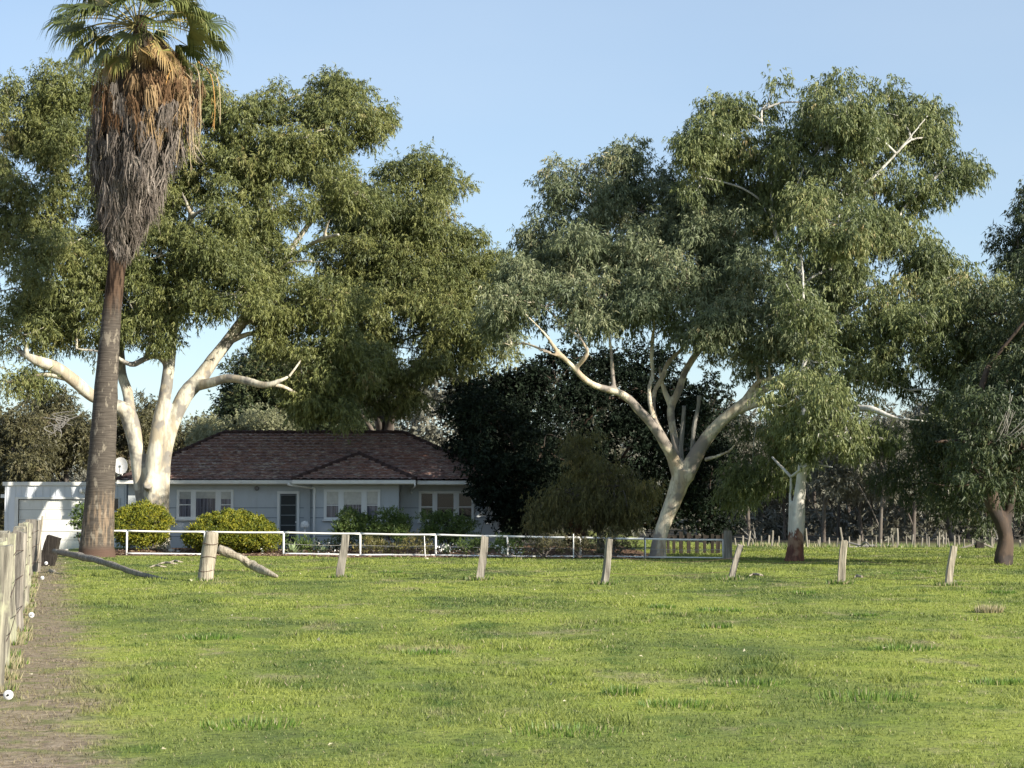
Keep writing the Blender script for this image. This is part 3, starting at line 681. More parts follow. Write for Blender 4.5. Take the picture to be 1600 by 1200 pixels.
# the solid wood behind
ms = [(px_+R.normal()*14, 822+R.normal()*4, 26+R.random()*18, 8+R.random()*12, 215+R.normal()*12, 3) for px_ in range(1100,1700,30)]
for px in range(900, 1900, 38):
    for yy in (690, 740, 785, 815): ms.append((px+R.normal()*10, yy+R.normal()*8-12, 30, 34, 275+R.normal()*8, 4))
V, tn, _ = leaves(ms, L=.75, Wd=.3, q=60, rs=1.7, cover=1.8, droop=.4)
o = tri_mesh('far_wood', V, leafFar, None, tn); tag(o, 'dark massed foliage of the wood closing the far paddock', 'woodland', kind='stuff')
ms = []
for px in range(-160, 420, 40):
    for yy in (710, 760, 810): ms.append((px+R.normal()*10, yy+R.normal()*8-12, 34, 36, 170+R.normal()*5, 3))
for px in range(420, 960, 40):
    for yy in (640, 700, 760, 815): ms.append((px+R.normal()*10, yy+R.normal()*8-12, 34, 40, 150+R.normal()*5, 3))
V, tn, _ = leaves(ms, L=.5, Wd=.22, q=110, rs=1.3, cover=1.8, droop=.4)
o = tri_mesh('scrub', V, leafFar, None, tn); tag(o, 'dark unbroken scrub closing the view behind the house', 'scrub', kind='stuff')

# ------------------------------------------------------------------ house
def roof_tiles(name):
    t = NT(name); q = t.pos()
    br = t.n('ShaderNodeTexVoronoi', feature='F1'); br.inputs['Scale'].default_value = 1
    mp = t.pos((4.2, 3.2, 7.5)); t.l(mp, br.inputs['Vector'])
    sp = t.n('ShaderNodeSeparateColor'); t.l(br.outputs['Color'], sp.inputs[0])
    c = t.ramp(sp.outputs[0], [(0,(.145,.095,.088)), (.35,(.20,.125,.11)), (.7,(.25,.155,.13)), (1,(.21,.165,.15))])
    big = t.noise(q, .35, 3)
    c = t.mix(t.math('MULTIPLY', t.sm(big, .55, .70), .4), c, (.22,.095,.062))
    lich = t.noise(t.pos((.55,1,2.4)), 6.5, 6, .72)
    c = t.mix(t.math('MULTIPLY', t.sm(lich, .53, .61), .8), c, (.46,.41,.36))
    c = t.mix(t.math('MULTIPLY', t.sm(t.noise(q, 2.3, 5, .7), .56, .66), .6), c, (.05,.04,.038))
    t.col(c); t.rough(.9, .15); t.bump(lich, .6, .02)
    return t.m
mTile = roof_tiles('weathered_terracotta_tiles')
mWall = paint('pale_blue_grey_paint', (.46,.50,.52), .7, .3, (.28,.28,.26))
mWhite = paint('white_paint', (.72,.73,.70), .55, .3, (.42,.40,.36))
mFrame = paint('cream_white_window_paint', (.70,.72,.70), .5, .25, (.4,.38,.34))
mDark = plain('dark_interior', (.012,.013,.015), .8)
mBlind = plain('cream_roller_blind', (.55,.56,.52), .8)
mCurt = NT('grey_curtain'); mCurt.col(mCurt.ramp(mCurt.noise(mCurt.pos((9,1,.15)), 2.2, 2), [(.35,(.06,.06,.08)),(.6,(.24,.24,.28))])); mCurt.rough(.9,.1); mCurt = mCurt.m
tg = NT('window_glass')
gl = tg.n('ShaderNodeBsdfGlossy'); gl.inputs['Roughness'].default_value = .04
tr_ = tg.n('ShaderNodeBsdfTransparent'); mx_ = tg.n('ShaderNodeMixShader'); lw = tg.n('ShaderNodeFresnel'); lw.inputs[0].default_value = 1.5
tg.l(tg.math('MULTIPLY', lw.outputs[0], .8), mx_.inputs[0]); tg.l(tr_.outputs[0], mx_.inputs[1]); tg.l(gl.outputs[0], mx_.inputs[2]); tg.l(mx_.outputs[0], tg.out.inputs[0])
mGlass = tg.m

YH = 79.0; YBAY = 78.1; YREC = 79.6
def X(px, Y): return float(P(px, 800, Y)[0])
def Z(py, Y): return float(P(800, py, Y)[2])
hg = float(height(-8, 79))
house = empty('house', (X(490,82), 82, hg), 'single-storey pale blue-grey weatherboard-sheet house with a hipped brown tiled roof', 'house')
ez = Z(751, 78.5)
def wall(name, x0, x1, y, y2, z1, mat=mWall):
    mb = MB(); mb.box((x0,y,hg-.3), (x1,y2,z1)); o = mb.build(name, mat, house)
    mb = MB()                       # cover strips over the sheet joints
    for py in (793.5, 809, 838):
        z = Z(py, y); mb.box((x0,y-.012,z-.014), (x1,y-.002,z+.014))
    mb.build('joint_strip', mStrip, o)
    return o
mStrip = plain('grey_joint_strip', (.19,.22,.25), .7)
WTOP = ez + .02
wall('wall', X(200,YH), X(488,YH), YH, 87.6, WTOP)
wall('wall', X(488,YBAY)+.003, X(623,YBAY), YBAY, 87.5, WTOP)
wall('wall', X(623,YBAY)+.003, X(783,YREC), YREC, 87.4, WTOP)
# tiled planes
def tiled(mb, e0, e1, t0, t1, pitch_courses, nx=None):
    e0,e1,t0,t1 = [np.array(a,float) for a in (e0,e1,t0,t1)]
    L_ = np.linalg.norm(e1-e0); n = nx or max(8, int(L_/.055))
    nrm = np.cross(e1-e0, t0-e0); nrm /= np.linalg.norm(nrm)
    if nrm[2] < 0: nrm = -nrm
    V = []; rows = 0
    ax = (e1-e0)/L_
    for c in range(pitch_courses):
        for (f, lift) in ((0., .075), (.12, .077), (.97, .006)):
            v = (c+f)/pitch_courses
            a = e0*(1-v)+t0*v; b = e1*(1-v)+t1*v
            u = np.linspace(0,1,n)[:,None]; p = a*(1-u)+b*u
            ph = p@ax; jit = .006*np.sin(ph*37.1+c*5.3)+.005*R.normal(size=n)*(f==0)
            w = lift + .016*np.sin(ph/.29*2*math.pi + (c%2)*math.pi) * (1 if f<.5 else .6) + jit
            V.append(p + nrm*w[:,None]); rows += 1
    V.append(t0*(1-np.linspace(0,1,n)[:,None]) + t1*np.linspace(0,1,n)[:,None] + nrm*.02); rows += 1
    Fc = [(j*n+i, j*n+i+1, (j+1)*n+i+1, (j+1)*n+i) for j in range(rows-1) for i in range(n-1)]
    mb.add(np.concatenate(V), Fc)
ey = 78.45; yr = 83.2; yb = 88.0
eL = np.array((X(183,ey), ey, ez)); eR = np.array((X(795,ey), ey, ez))
rz = Z(677, yr)
rL = np.array((X(349,yr), yr, rz)); rR = np.array((X(629,yr), yr, rz))
bL = np.array((eL[0], yb, ez)); bR = np.array((eR[0], yb, ez))
mb = MB()
tiled(mb, eL, eR, rL, rR, 16)
tiled(mb, bL, eL, rL, rL+.0001, 16); tiled(mb, eR, bR, rR, rR+.0001, 16); tiled(mb, bR, bL, rR, rL, 16)
roof = mb.build('roof', mTile, house)
mb = MB()
def ridge(mb, a, b):
    a = np.array(a); b = np.array(b); n = max(2, int(np.linalg.norm(b-a)/.38))
    for i in range(n):
        p = a+(b-a)*i/n; q = a+(b-a)*(i+1.08)/n
        mb.tube([p+(0,0,.05), q+(0,0,.03)], [.105,.088], 10, .03, False)
for s0, s1 in ((rL,rR),(eL,rL),(eR,rR),(bL,rL),(bR,rR)): ridge(mb, s0, s1)
mCap = plain('dark_ridge_tile', (.075,.05,.047), .9, .1); mb.build('ridge_capping', mCap, roof, True)
# bay roof
yby = 77.35; bz = ez + .01
bl = np.array((X(457,yby), yby, bz)); brr = np.array((X(649,yby), yby, bz)); hw = (brr[0]-bl[0])/2
slope = (rz-ez)/(yr-ey)
ap = np.array(((bl[0]+brr[0])/2, yby+hw*.98, bz+hw*.98*slope))
back = ap + (0, ey-yby+.3, .0); back2 = np.array((ap[0], ey+(ap[2]-ez)/slope, ap[2]))
mb = MB()
tiled(mb, bl, brr, ap, ap+(.001,0,0), 9)
blb = np.array((bl[0], ey+.02, bz)); brb = np.array((brr[0], ey+.02, bz))
tiled(mb, blb, bl, back2, ap, 9); tiled(mb, brr, brb, ap, back2, 9)
broof = mb.build('bay_roof', mTile, house)
mb = MB(); ridge(mb, bl, ap); ridge(mb, brr, ap); ridge(mb, ap, back2); mb.build('ridge_capping', mCap, broof, True)
# ceiling / soffit, fascia and gutters
mb = MB(); mb.box((eL[0]+.08, ey+.1, ez-.07), (eR[0]-.08, yb-.1, ez-.03)); mb.box((bl[0]+.08, yby+.1, ez-.068), (brr[0]-.08, ey+.098, ez-.028)); mb.build('soffit', mWall, house)
def gutter(x0, x1, y, top):
    mb = MB(); h = .13
    mb.box((x0, y-.10, top-h), (x1, y+.02, top-h+.012)); mb.box((x0, y-.11, top-h), (x1, y-.098, top)); mb.box((x0,y+.021,top-h-.03),(x1,y+.045,top+.01))
    mb.box((x0-.012, y-.11, top-h), (x0-.001, y+.02, top)); mb.box((x1+.001, y-.11, top-h), (x1+.012, y+.02, top))
    mb.tube([(x0,y-.108,top),(x1,y-.108,top)], .014, 6, curve=False)
    mb.build('gutter', mWhite, house)
gutter(eL[0], bl[0]-.03, ey, ez+.005); gutter(bl[0], brr[0], yby, ez-.01); gutter(brr[0]+.03, eR[0], ey+.02, ez-.02)
# downpipe
mb = MB(); xd = X(491,YBAY-.1); x0 = X(452,yby)
mb.tube([(x0,yby-.04,ez-.13),(x0+.02,yby,ez-.2),(xd-.15,YBAY-.12,ez-.30),(xd,YBAY-.1,ez-.34),(xd,YBAY-.1,ez-.6),(xd,YBAY-.1,hg+.1)], .045, 10)
mb.build('downpipe', mWhite, house, True)
mb = MB(); mb.tube([(X(648,yby),yby-.04,ez-.13),(X(648,yby),yby+.02,ez-.26),(X(640,YBAY),YREC-.1,ez-.35),(X(640,YBAY),YREC-.1,ez-.5)], .04, 8); mb.build('downpipe', mWhite, house, True)
mb = MB(); mb.box((X(475,YH),YH-.06,hg),(X(485,YH),YH-.002,ez-.08)); mb.build('corner_board', mWall, house)

def window(pxs, py0, py1, y, cur, blind, name='window'):
    x0,a,b,c,d,x1 = [X(p, y) for p in pxs]; z1 = Z(py0,y); z0 = Z(py1,y); w = .05
    mb = MB(); f = -.07
    mb.box((x0,y+f,z1-w*1.2),(x1,y-.002,z1)); mb.box((x0,y+f,z0),(x1,y-.002,z0+w*1.2))
    for (u,v) in ((x0,x0+w*1.6),(a,b),(c,d),(x1-w*1.6,x1)): mb.box((u,y+f+.002,z0+w*1.2),(v,y-.002,z1-w*1.2))
    fr = mb.build(name, mFrame, house, bevel=.006)
    mb = MB(); mb.box((x0-.06,y-.14,z0-.06),(x1+.06,y-.002,z0-.003)); mb.build('sill', mFrame, fr, bevel=.006)
    zt, zb = z1-w*1.2, z0+w*1.2; zm = (zt+zb)/2-.02
    for i,(u,v) in enumerate(((x0+w*1.6,a),(b,c),(d,x1-w*1.6))):
        m = MB(); s = .035
        m.box((u,y-.055,zt-s),(v,y-.03,zt)); m.box((u,y-.055,zb),(v,y-.03,zb+s)); m.box((u,y-.055,zb+s),(u+s,y-.03,zt-s)); m.box((v-s,y-.055,zb+s),(v,y-.03,zt-s))
        if i != 1: m.box((u+s,y-.058,zm-s*.6),(v-s,y-.028,zm+s*.6))
        m.build('sash', mFrame, fr)
        m = MB(); m.add([(u,y-.040,zb),(v,y-.040,zb),(v,y-.040,zt),(u,y-.040,zt)],[(0,1,2,3)]); m.build('pane', mGlass, fr)
        m = MB(); m.add([(u,y-.004,zb),(v,y-.004,zb),(v,y-.004,zt),(u,y-.004,zt)],[(0,1,2,3)]); m.build('unlit_room_sheet', mDark, fr)  # near-black sheet on the wall, standing for the unlit room
        if blind[i]:
            m = MB(); m.box((u+.02,y-.027,zt-(zt-zb)*blind[i]),(v-.02,y-.024,zt)); m.build('blind', mBlind, fr)
        if cur[i]:
            n = 40; xs = np.linspace(u+.01,v-.01,n); V=[]
            for zz in (zb,zt): V += [(x_, y-.014+.007*math.sin(x_*52+math.sin(x_*9)*2), zz) for x_ in xs]
            m = MB(); m.add(V, [(k,k+1,n+k+1,n+k) for k in range(n-1)]); m.build('curtain', mCurt, fr, True)
window((276,299.5,305,338,344,365), 765, 811, YH, (1,1,1), (.3,.28,.3))
window((506,530,536,566,572,594.5), 765, 812, YBAY, (1,1,1), (.48,.5,.48))
window((654,677,682,710,716,741), 767.5, 815, YREC, (0,0,0), (0,0,0))
# door
dx0, dx1, dz1 = X(433,YH), X(468,YH), Z(767.5,YH)
mb = MB(); mb.box((dx0,YH-.06,hg),(dx0+.11,YH-.002,dz1-.11)); mb.box((dx1-.11,YH-.06,hg),(dx1,YH-.002,dz1-.11)); mb.box((dx0,YH-.061,dz1-.108),(dx1,YH-.002,dz1))
door = MB(); door.box((dx0+.113,YH-.02,hg+.05),(dx1-.113,YH-.003,dz1-.112)); door = door.build('screen_door', plain('dark_fly_wire', (.03,.035,.035), .6), house)
mb.build('door_frame', mFrame, door, bevel=.005)
mb = MB(); a, b = dx0+.115, dx1-.115
for zz in np.linspace(hg+.1, dz1-.16, 6): mb.box((a+.041,YH-.036,zz-.014),(b-.041,YH-.022,zz+.014))
mb.box((a,YH-.038,hg+.08),(a+.04,YH-.022,dz1-.13)); mb.box((b-.04,YH-.038,hg+.08),(b,YH-.022,dz1-.13)); mb.build('door_bars', plain('grey_aluminium', (.25,.28,.28), .5), door)
mb = MB(); mb.lathe((b-.02,YH-.04,hg+1.05), [(0,.05),(.03,.045),(.035,.02),(.015,.0)], 10, 'y'); mb.build('handle', mWhite, door)
mb = MB(); c = (X(402,YH), YH-.004, Z(763,YH)); mb.lathe(c, [(.07,0),(.07,.02),(.03,.05),(.03,.09),(.09,.11),(.10,.17),(.06,.23),(0,.24)], 14, 'y'); mb.build('porch_lamp', plain('grey_lamp_metal', (.2,.2,.2), .4), house, True)
mb = MB(); mb.box((dx0-.2,YH-1.0,hg-.15),(X(486,YH),YH-.01,hg+.09)); mb.build('doorstep', plain('concrete', (.35,.34,.31), .9), house)
# satellite dish
dish = empty('satellite_dish', (X(190,79.3), 79.3, ez+.05), 'pale grey satellite dish on a bent pole above the left roof corner', 'satellite dish')
mb = MB(); prof = [(r, .16*(r/.30)**2-.16) for r in np.linspace(0,.30,8)]
prof = prof + [(.305,.004),(.30,-.008)] + [(r, .16*(r/.30)**2-.175) for r in np.linspace(.295,0,7)]
b0 = np.array(parent_world(dish)); mb.lathe(b0, prof, 28, 'y'); o = mb.build('reflector', plain('dish_grey', (.50,.51,.52), .45), dish, True)
dz = Z(728,79.3)-(ez+.05); o.location = (0, -.35, dz); o.rotation_euler = (-.30, 0, .25); o.scale = (.95,1,1.2)
mb = MB(); b0 = np.array(parent_world(dish)); mb.tube([b0, b0+(0,0,.25), b0+(0,-.12,dz*.8), b0+(0,-.2,dz)], .025, 8); mb.build('mount_pole', mWhite, dish, True)
mb = MB(); mb.tube([b0+(0,-.4,dz-.34), b0+(.04,-.7,dz-.25), b0+(.08,-.95,dz-.06)], .014, 6); mb.box(b0+(.04,-1.02,dz-.1), b0+(.12,-.92,dz+.0)); mb.build('feed_arm', mWhite, dish)

# ------------------------------------------------------------------ garage
YG = 80.3
gg = float(height(-19, 79))
gar = empty('garage', (X(100,YG), YG, gg), 'white flat-roofed garage with a panel lift door left of the palm trunk', 'garage')
gx0, gx1, gz = X(7,YG), X(197,YG), Z(759,YG)
def ribwall(mb, x0, x1, y, z0, z1, d=.30):
    mb.box((x0,y,z0),(x1,y+.04,z1)); x = x0+.1
    while x < x1-.04: mb.box((x,y-.022,z0+.002),(x+.045,y-.0015,z1-.002)); x += d
mGar = paint('white_sheet_cladding', (.66,.70,.74), .5, .2, (.45,.45,.43))
x1d, x2d, zd = X(27,YG), X(166,YG), Z(780,YG)
mb = MB(); ribwall(mb, gx0, x1d, YG, gg-.2, gz); ribwall(mb, x1d+.001, x2d, YG, zd, gz); ribwall(mb, x2d+.001, gx1, YG, gg-.2, gz)
mb.box((gx0+.003,YG+.045,gg-.2),(gx0+.06,YG+7,gz)); mb.box((gx1-.06,YG+.045,gg-.2),(gx1-.003,YG+7,gz)); mb.box((gx0+.063,YG+6.9,gg-.2),(gx1-.063,YG+7,gz))
mb.build('cladding', mGar, gar)
mb = MB(); mb.box((gx0-.08,YG-.09,gz+.003),(gx1+.02,YG-.03,gz+.16)); mb.box((gx0-.08,YG-.027,gz+.003),(gx1+.02,YG+7.1,gz+.07)); mb.build('roof', mWhite, gar, bevel=.01)
mb = MB(); mb.box((x1d-.1,YG-.07,gg),(x1d+.05,YG-.024,zd+.1)); mb.box((x1d+.052,YG-.07,zd-.0),(x2d,YG-.024,zd+.1)); mb.build('door_trim', mWhite, gar, bevel=.005)
mb = MB(); x0, x1 = x1d+.053, x2d-.003; nz = 5; hz = (zd-.02-gg)/nz
for k in range(nz):
    z0 = gg+k*hz; mb.box((x0,YG+.06,z0+.006),(x1,YG+.10,z0+hz-.006)); npn = 7; wx = (x1-x0)/npn
    for j in range(npn): mb.box((x0+j*wx+.07,YG+.048,z0+.09),(x0+(j+1)*wx-.07,YG+.058,z0+hz-.09))
mb.build('lift_door', mWhite, gar, bevel=.004)
mb = MB(); mb.box((x0,YG+.15,gg),(x1,YG+.18,zd)); mb.build('unlit_garage_sheet', mDark, gar)  # near-black sheet added so the door gaps look unlit
w0, w1, wz0, wz1 = X(176.5,YG), X(187,YG), Z(800,YG), Z(777,YG)
mb = MB(); mb.box((w0,YG-.05,wz0),(w0+.05,YG-.024,wz1)); mb.box((w1-.05,YG-.05,wz0),(w1,YG-.024,wz1)); mb.box((w0+.051,YG-.05,wz1-.05),(w1-.051,YG-.024,wz1)); mb.box((w0+.051,YG-.05,wz0),(w1-.051,YG-.024,wz0+.05)); wf = mb.build('window', mWhite, gar)
mb = MB(); mb.box((w0+.052,YG-.04,wz0+.052),(w1-.052,YG-.030,wz1-.052)); mb.build('pane', plain('dark_glass',(.01,.012,.015),.1,.6), wf)
mb = MB(); mb.lathe((X(129,YG),YG-.024,Z(767,YG)), [(.02,0),(.05,.03),(.11,.06),(.125,.12),(.10,.2),(.05,.25),(0,.26)], 16, 'y'); mb.build('flood_lamp', mWhite, gar, True)
mb = MB(); mb.box((gx0-.25,YG+.3,gz-.5),(gx0-.03,YG+.45,gz-.35)); mb.build('wall_box', mWhite, gar)
mb = MB(); mb.box((gx0-.45,YG-1.0,gg-.02),(gx0-.32,YG-.87,gg+1.4)); single('white_post', mb, mWhite, (gx0-.4,YG-.93,gg), 'short white post by the left corner of the garage', 'post')

# ------------------------------------------------------------------ hedges and garden plants
def shrub(name, base, label, cat, masses, leaf, group=None, **kw):
    b = P(*base); b[2] = float(height(b[0], b[1]))
    root = empty(name, b, label, cat, group)
    V, tn, cents = leaves(masses, **kw); tri_mesh('foliage', V, leaf, root, tn)
    mb = MB(); c = b + np.array((0,0,.2))
    for (cc, a, dp, bb, sc) in cents:
        mb.tube([b, (b+cc)/2+R.normal(size=3)*.05, cc], [.04,.03,.015], 6)
        for j in R.choice(len(sc), min(5,len(sc)), replace=False): mb.tube([cc, sc[j]], [.014,.006], 4, 0, False)
    mb.build('stem', barkG, root)
    return root
hk = dict(L=.045, Wd=.036, q=11000, rs=.14, cover=4.4, droop=-.1, shell=.9, up=.4, tsd=.09)
shrub('clipped_shrub', (222,860,73.4), 'rounded clipped golden-green conifer in front of the white gum stems', 'shrub',
      [(224,818,42,31,73.4,1.0),(203,823,27,25,73.2,.9),(222,840,42,14,73.4,.9)], leafYel, **hk)
shrub('spreading_shrub', (362,862,72.6), 'wide low dome of golden-green conifer under the left window', 'shrub',
      [(362,833,60,33,72.6,1.3),(362,843,76,20,72.5,1.3),(345,835,52,26,72.5,1.2),(380,834,50,28,72.5,1.2)], leafYel, **hk)
hk2 = dict(hk); hk2.update(L=.09, Wd=.04, q=2600, rs=.24, cover=3.6, up=.8, shell=.6, tsd=.15)
shrub('flowering_bush', (555,862,73.5), 'bushy green shrub under the bay window, leftmost of the three', 'bush', [(548,822,24,22,73.5),(575,828,22,20,73.3),(538,834,20,14,73.2)], leafHedge, **hk2)
shrub('flowering_bush', (615,862,73.5), 'bushy green shrub between the bay window and the right window', 'bush', [(605,822,26,20,73.5),(628,824,18,20,73.5),(600,840,36,12,73.2)], leafHedge, **hk2)
shrub('flowering_bush', (700,862,73.5), 'bushy green shrub under the dark right-hand window', 'bush', [(675,822,18,17,73.5),(703,820,24,20,73.5),(722,828,18,16,73.3),(700,840,36,12,73.2)], leafHedge, **hk2)
shrub('small_shrub', (127,856,76.0), 'small leafy sprig of shrub at the garage door beside the palm', 'bush', [(130,800,9,18,76.0,.3),(122,815,7,9,76,.25),(134,830,8,20,76,.25)], leafHedge, L=.12, Wd=.08, q=900, rs=.2, cover=2, droop=.2)
lk = dict(L=.09, Wd=.03, q=1700, rs=.2, cover=2.2, droop=-.2, up=.9)
low = [(470,856,'low tangle of green plants under the bay window',leafHedge),(530,858,'low dark plants along the bed below the bay',leafFig),(590,860,'low weedy growth at the bed edge, mid fence',leafWeep),
       (650,858,'straggly weeds behind the thin leaning fence stake',leafWeep),(740,858,'dark low plants right of the house bushes',leafHedge),(790,862,'low plants with white flowers near the third fence panel',leafHedge),(850,864,'brown low weeds under the weeping bush',leafBush),(905,864,'dry tangle of weeds behind the rail below the weeping bush',leafBush),(960,866,'dry weeds just left of the leaning gum base',leafBush)]
for i,(px,py,lb,lf) in enumerate(low):
    Yp = 72.2 - .012*(px-450)
    shrub('garden_plant', (px,866,Yp), lb, 'plant', [(px-14,857,18,7,Yp,.5),(px+14,856,20,9,Yp+.3,.5),(px,852,14,8,Yp+.5,.4)], lf, **lk)
# agaves: rosettes of thick pointed leaves
mAg = plain('pale_green_succulent', (.30,.38,.20), .5)
def agave(px, Y, r, label):
    x, y = X(px,Y), Y; z = float(height(x,y)); root = empty('agave', (x,y,z), label, 'plant', 'pale agaves in the garden bed')
    mb = MB(); n = 22
    for k in range(n):
        a = k*2.4; el = .35+1.1*(k/n); d = np.array((math.cos(a)*math.cos(el), math.sin(a)*math.cos(el), math.sin(el))); s = np.array((-math.sin(a), math.cos(a), 0)); L_ = r*(.8+.4*R.random()); w = r*.13
        c = np.array((x,y,z+.02)); up = np.cross(d, s)
        p0, p1, p2 = c, c+d*L_*.5, c+d*L_
        mb.add([p0-s*w*.6, p0+up*w*.3, p0+s*w*.6, p1-s*w, p1+up*w*.45-(0,0,.01), p1+s*w, p2], [(0,1,4,3),(1,2,5,4),(3,4,6),(4,5,6),(0,3,5,2),(3,6,5)])
    mb.build('leaf_rosette', mAg, root)
agave(457,71.6,.42,'pale green agave behind the pipe fence right of the golden dome shrub'); agave(506,71.8,.36,'pale green agave below the left side of the bay window'); agave(697,71.4,.42,'pale agave behind the fence under the right window')
mb = MB(); b = P(745,866,70.6); b[2] = float(height(b[0],b[1])); mb.tube([b, b+(0,0,.35)], [.10,.12], 10, .12, False); mb.box(b+(-.2,-.13,.35), b+(.13,.13,.41)); single('stone_stand', mb, plain('weathered_stone',(.34,.31,.24),.9), b, 'small stone pedestal in the bed behind the pipe fence', 'pedestal')
mb = MB(); b = P(476,862,76.6); b[2] = hg; mb.box(b+(-.04,-.04,0), b+(.04,.04,.85)); mb.lathe(b+(0,0,.85), [(.16,0),(.17,.1),(.14,.2),(.05,.26),(0,.27)], 14); single('meter_post', mb, mWhite, b, 'white domed meter on a short post right of the screen door', 'meter post', smooth_=True)
mb = MB(); b = P(745,862,76.0); b[2] = hg; mb.tube([b, b+(.2,0,.8), b+(.42,0,1.5)], [.03,.02,.012], 6); 
for k in range(14): p = b+np.array((.36,0,1.32))+np.array((R.random()*.25,R.normal()*.05,R.random()*.25)); mb.tube([p, p+(.05,0,.12)], [.02,.004], 4, 0, False)
single('dry_flower_stalk', mb, deadW, b, 'dry leaning flower stalk in front of the house right-hand end', 'plant')
mSt = plain('pale_stone', (.55,.52,.45), .9)
def stone(px, py, Y, r, label):
    b = P(px,py,Y); b[2] = float(height(b[0],b[1])); mb = MB()
    V=[]; nseg=8
    for i,ph in enumerate((-.2,.35,.9,1.35)):
        for k in range(nseg):
            a = 2*math.pi*k/nseg; rr = r*math.cos(ph)*(.8+.4*R.random()); V.append(b+np.array((rr*math.cos(a), rr*math.sin(a), r*.8*math.sin(ph))))
    mb.add(V, [(i*nseg+k,i*nseg+(k+1)%nseg,(i+1)*nseg+(k+1)%nseg,(i+1)*nseg+k) for i in range(3) for k in range(nseg)]+[tuple(3*nseg+k for k in range(nseg))])
    single('stone', mb, mSt, b, label, 'stone', 'stones in the garden bed', smooth_=True)
stone(268,857,72.8,.14,'pale stone right of the gum base behind the pipe fence'); stone(410,861,71.8,.08,'small white stone at the foot of the golden dome shrub'); stone(278,858,72.6,.1,'flat pale stone next to the larger one by the gum base'); stone(868,864,69.2,.10,'small white stone in the bed left of the weeping bush'); stone(104,861,74,.09,'white stone on the ground before the garage door')
mFl = plain('white_petals', (.8,.8,.76), .6)
n = 260; px = R.choice([395,520,788,800,700], n) + R.normal(size=n)*13; Yp = 71.4 - .012*(px-450) + R.normal(size=n)*.25
bx_ = (px-800)*Yp/F; hz_ = height(bx_, Yp) + .12 + .35*R.random(n)
c = np.stack([bx_, Yp, hz_], -1); V = c[:,None,:] + R.normal(size=(n,3,3))*.028
o = tri_mesh('white_flowers', V, mFl, None, None); tag(o, 'tiny white blossoms sprinkled through the garden bed plants', 'flowers', kind='stuff')

# ------------------------------------------------------------------ palm
YP = 68.5
mPT = NT('palm_trunk_bark'); q = mPT.pos(); rg = mPT.pos((.5,.5,7)); n1 = mPT.noise(rg, 3.2, 4, .6); n2 = mPT.noise(mPT.pos((1,1,.4)), 5, 5, .65); n3 = mPT.noise(mPT.pos((5,5,.7)), 2, 4)
c = mPT.ramp(n1, [(.3,(.05,.043,.036)), (.5,(.082,.071,.06)), (.7,(.125,.108,.09))])
c = mPT.mix(mPT.math('MULTIPLY', mPT.sm(n2,.55,.64), .5), c, (.34,.30,.235))
sp = mPT.n('ShaderNodeSeparateXYZ'); mPT.l(q, sp.inputs[0]); z = sp.outputs[2]
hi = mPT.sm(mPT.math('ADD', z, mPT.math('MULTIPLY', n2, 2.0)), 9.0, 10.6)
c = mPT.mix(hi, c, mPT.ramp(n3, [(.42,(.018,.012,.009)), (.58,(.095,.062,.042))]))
sun_patch = mPT.math('MULTIPLY', mPT.sm(z, .25, .6), mPT.math('SUBTRACT', 1, mPT.sm(z, 1.6, 2.6)))  # sun patch low on the trunk, put into the bark colour
c = mPT.mix(mPT.math('MULTIPLY', sun_patch, mPT.math('MULTIPLY', mPT.sm(n3,.45,.62), .5)), c, (.33,.24,.16))
c = mPT.mix(mPT.math('SUBTRACT', 1, mPT.sm(mPT.math('ADD', z, mPT.math('MULTIPLY', n2, -.3)), .05, .35)), c, (.10,.065,.05))
mPT.col(c); mPT.rough(.9,.1); mPT.bump(n1, .7, .03); mPT = mPT.m
mSk = leaf_mat('dead_palm_thatch', [(0,(.075,.062,.052)), (.3,(.17,.145,.125)), (.5,(.29,.255,.22)), (.58,(.36,.31,.26)), (.64,(.11,.062,.034)), (.8,(.215,.14,.078)), (1,(.38,.275,.15))], trans=.1, rough=.8, spec=.1)
mFr = leaf_mat('palm_frond_leaf', [(0,(.04,.055,.022)), (.4,(.09,.115,.036)), (.7,(.18,.20,.06)), (.88,(.34,.32,.11)), (1,(.38,.27,.12))], trans=.25, rough=.4)
mPet = plain('palm_petiole', (.30,.26,.10), .5)
base = P(151,868,YP); base[2] = float(height(base[0], YP))
palm = empty('fan_palm', base, 'very tall fan palm with a shaggy grey skirt of dead fronds beside the garage', 'palm tree')
axis = [(151,874,60),(151,862,56),(152,845,52),(154,810,49),(157,760,45),(161,690,41),(165,620,37),(169,560,33),(174,500,30),(179,450,28),(184,400,27),(190,340,27),(200,250,27),(210,150,27),(217,70,24),(221,25,18)]
mb = MB(); skel_tubes(mb, [[(a,b,YP,w) for a,b,w in axis]], 26, .03); mb.build('trunk', mPT, palm, True)
def axp(py):
    ys = [a[1] for a in axis][::-1]; xs = [a[0] for a in axis][::-1]; return np.interp(py, ys, xs)
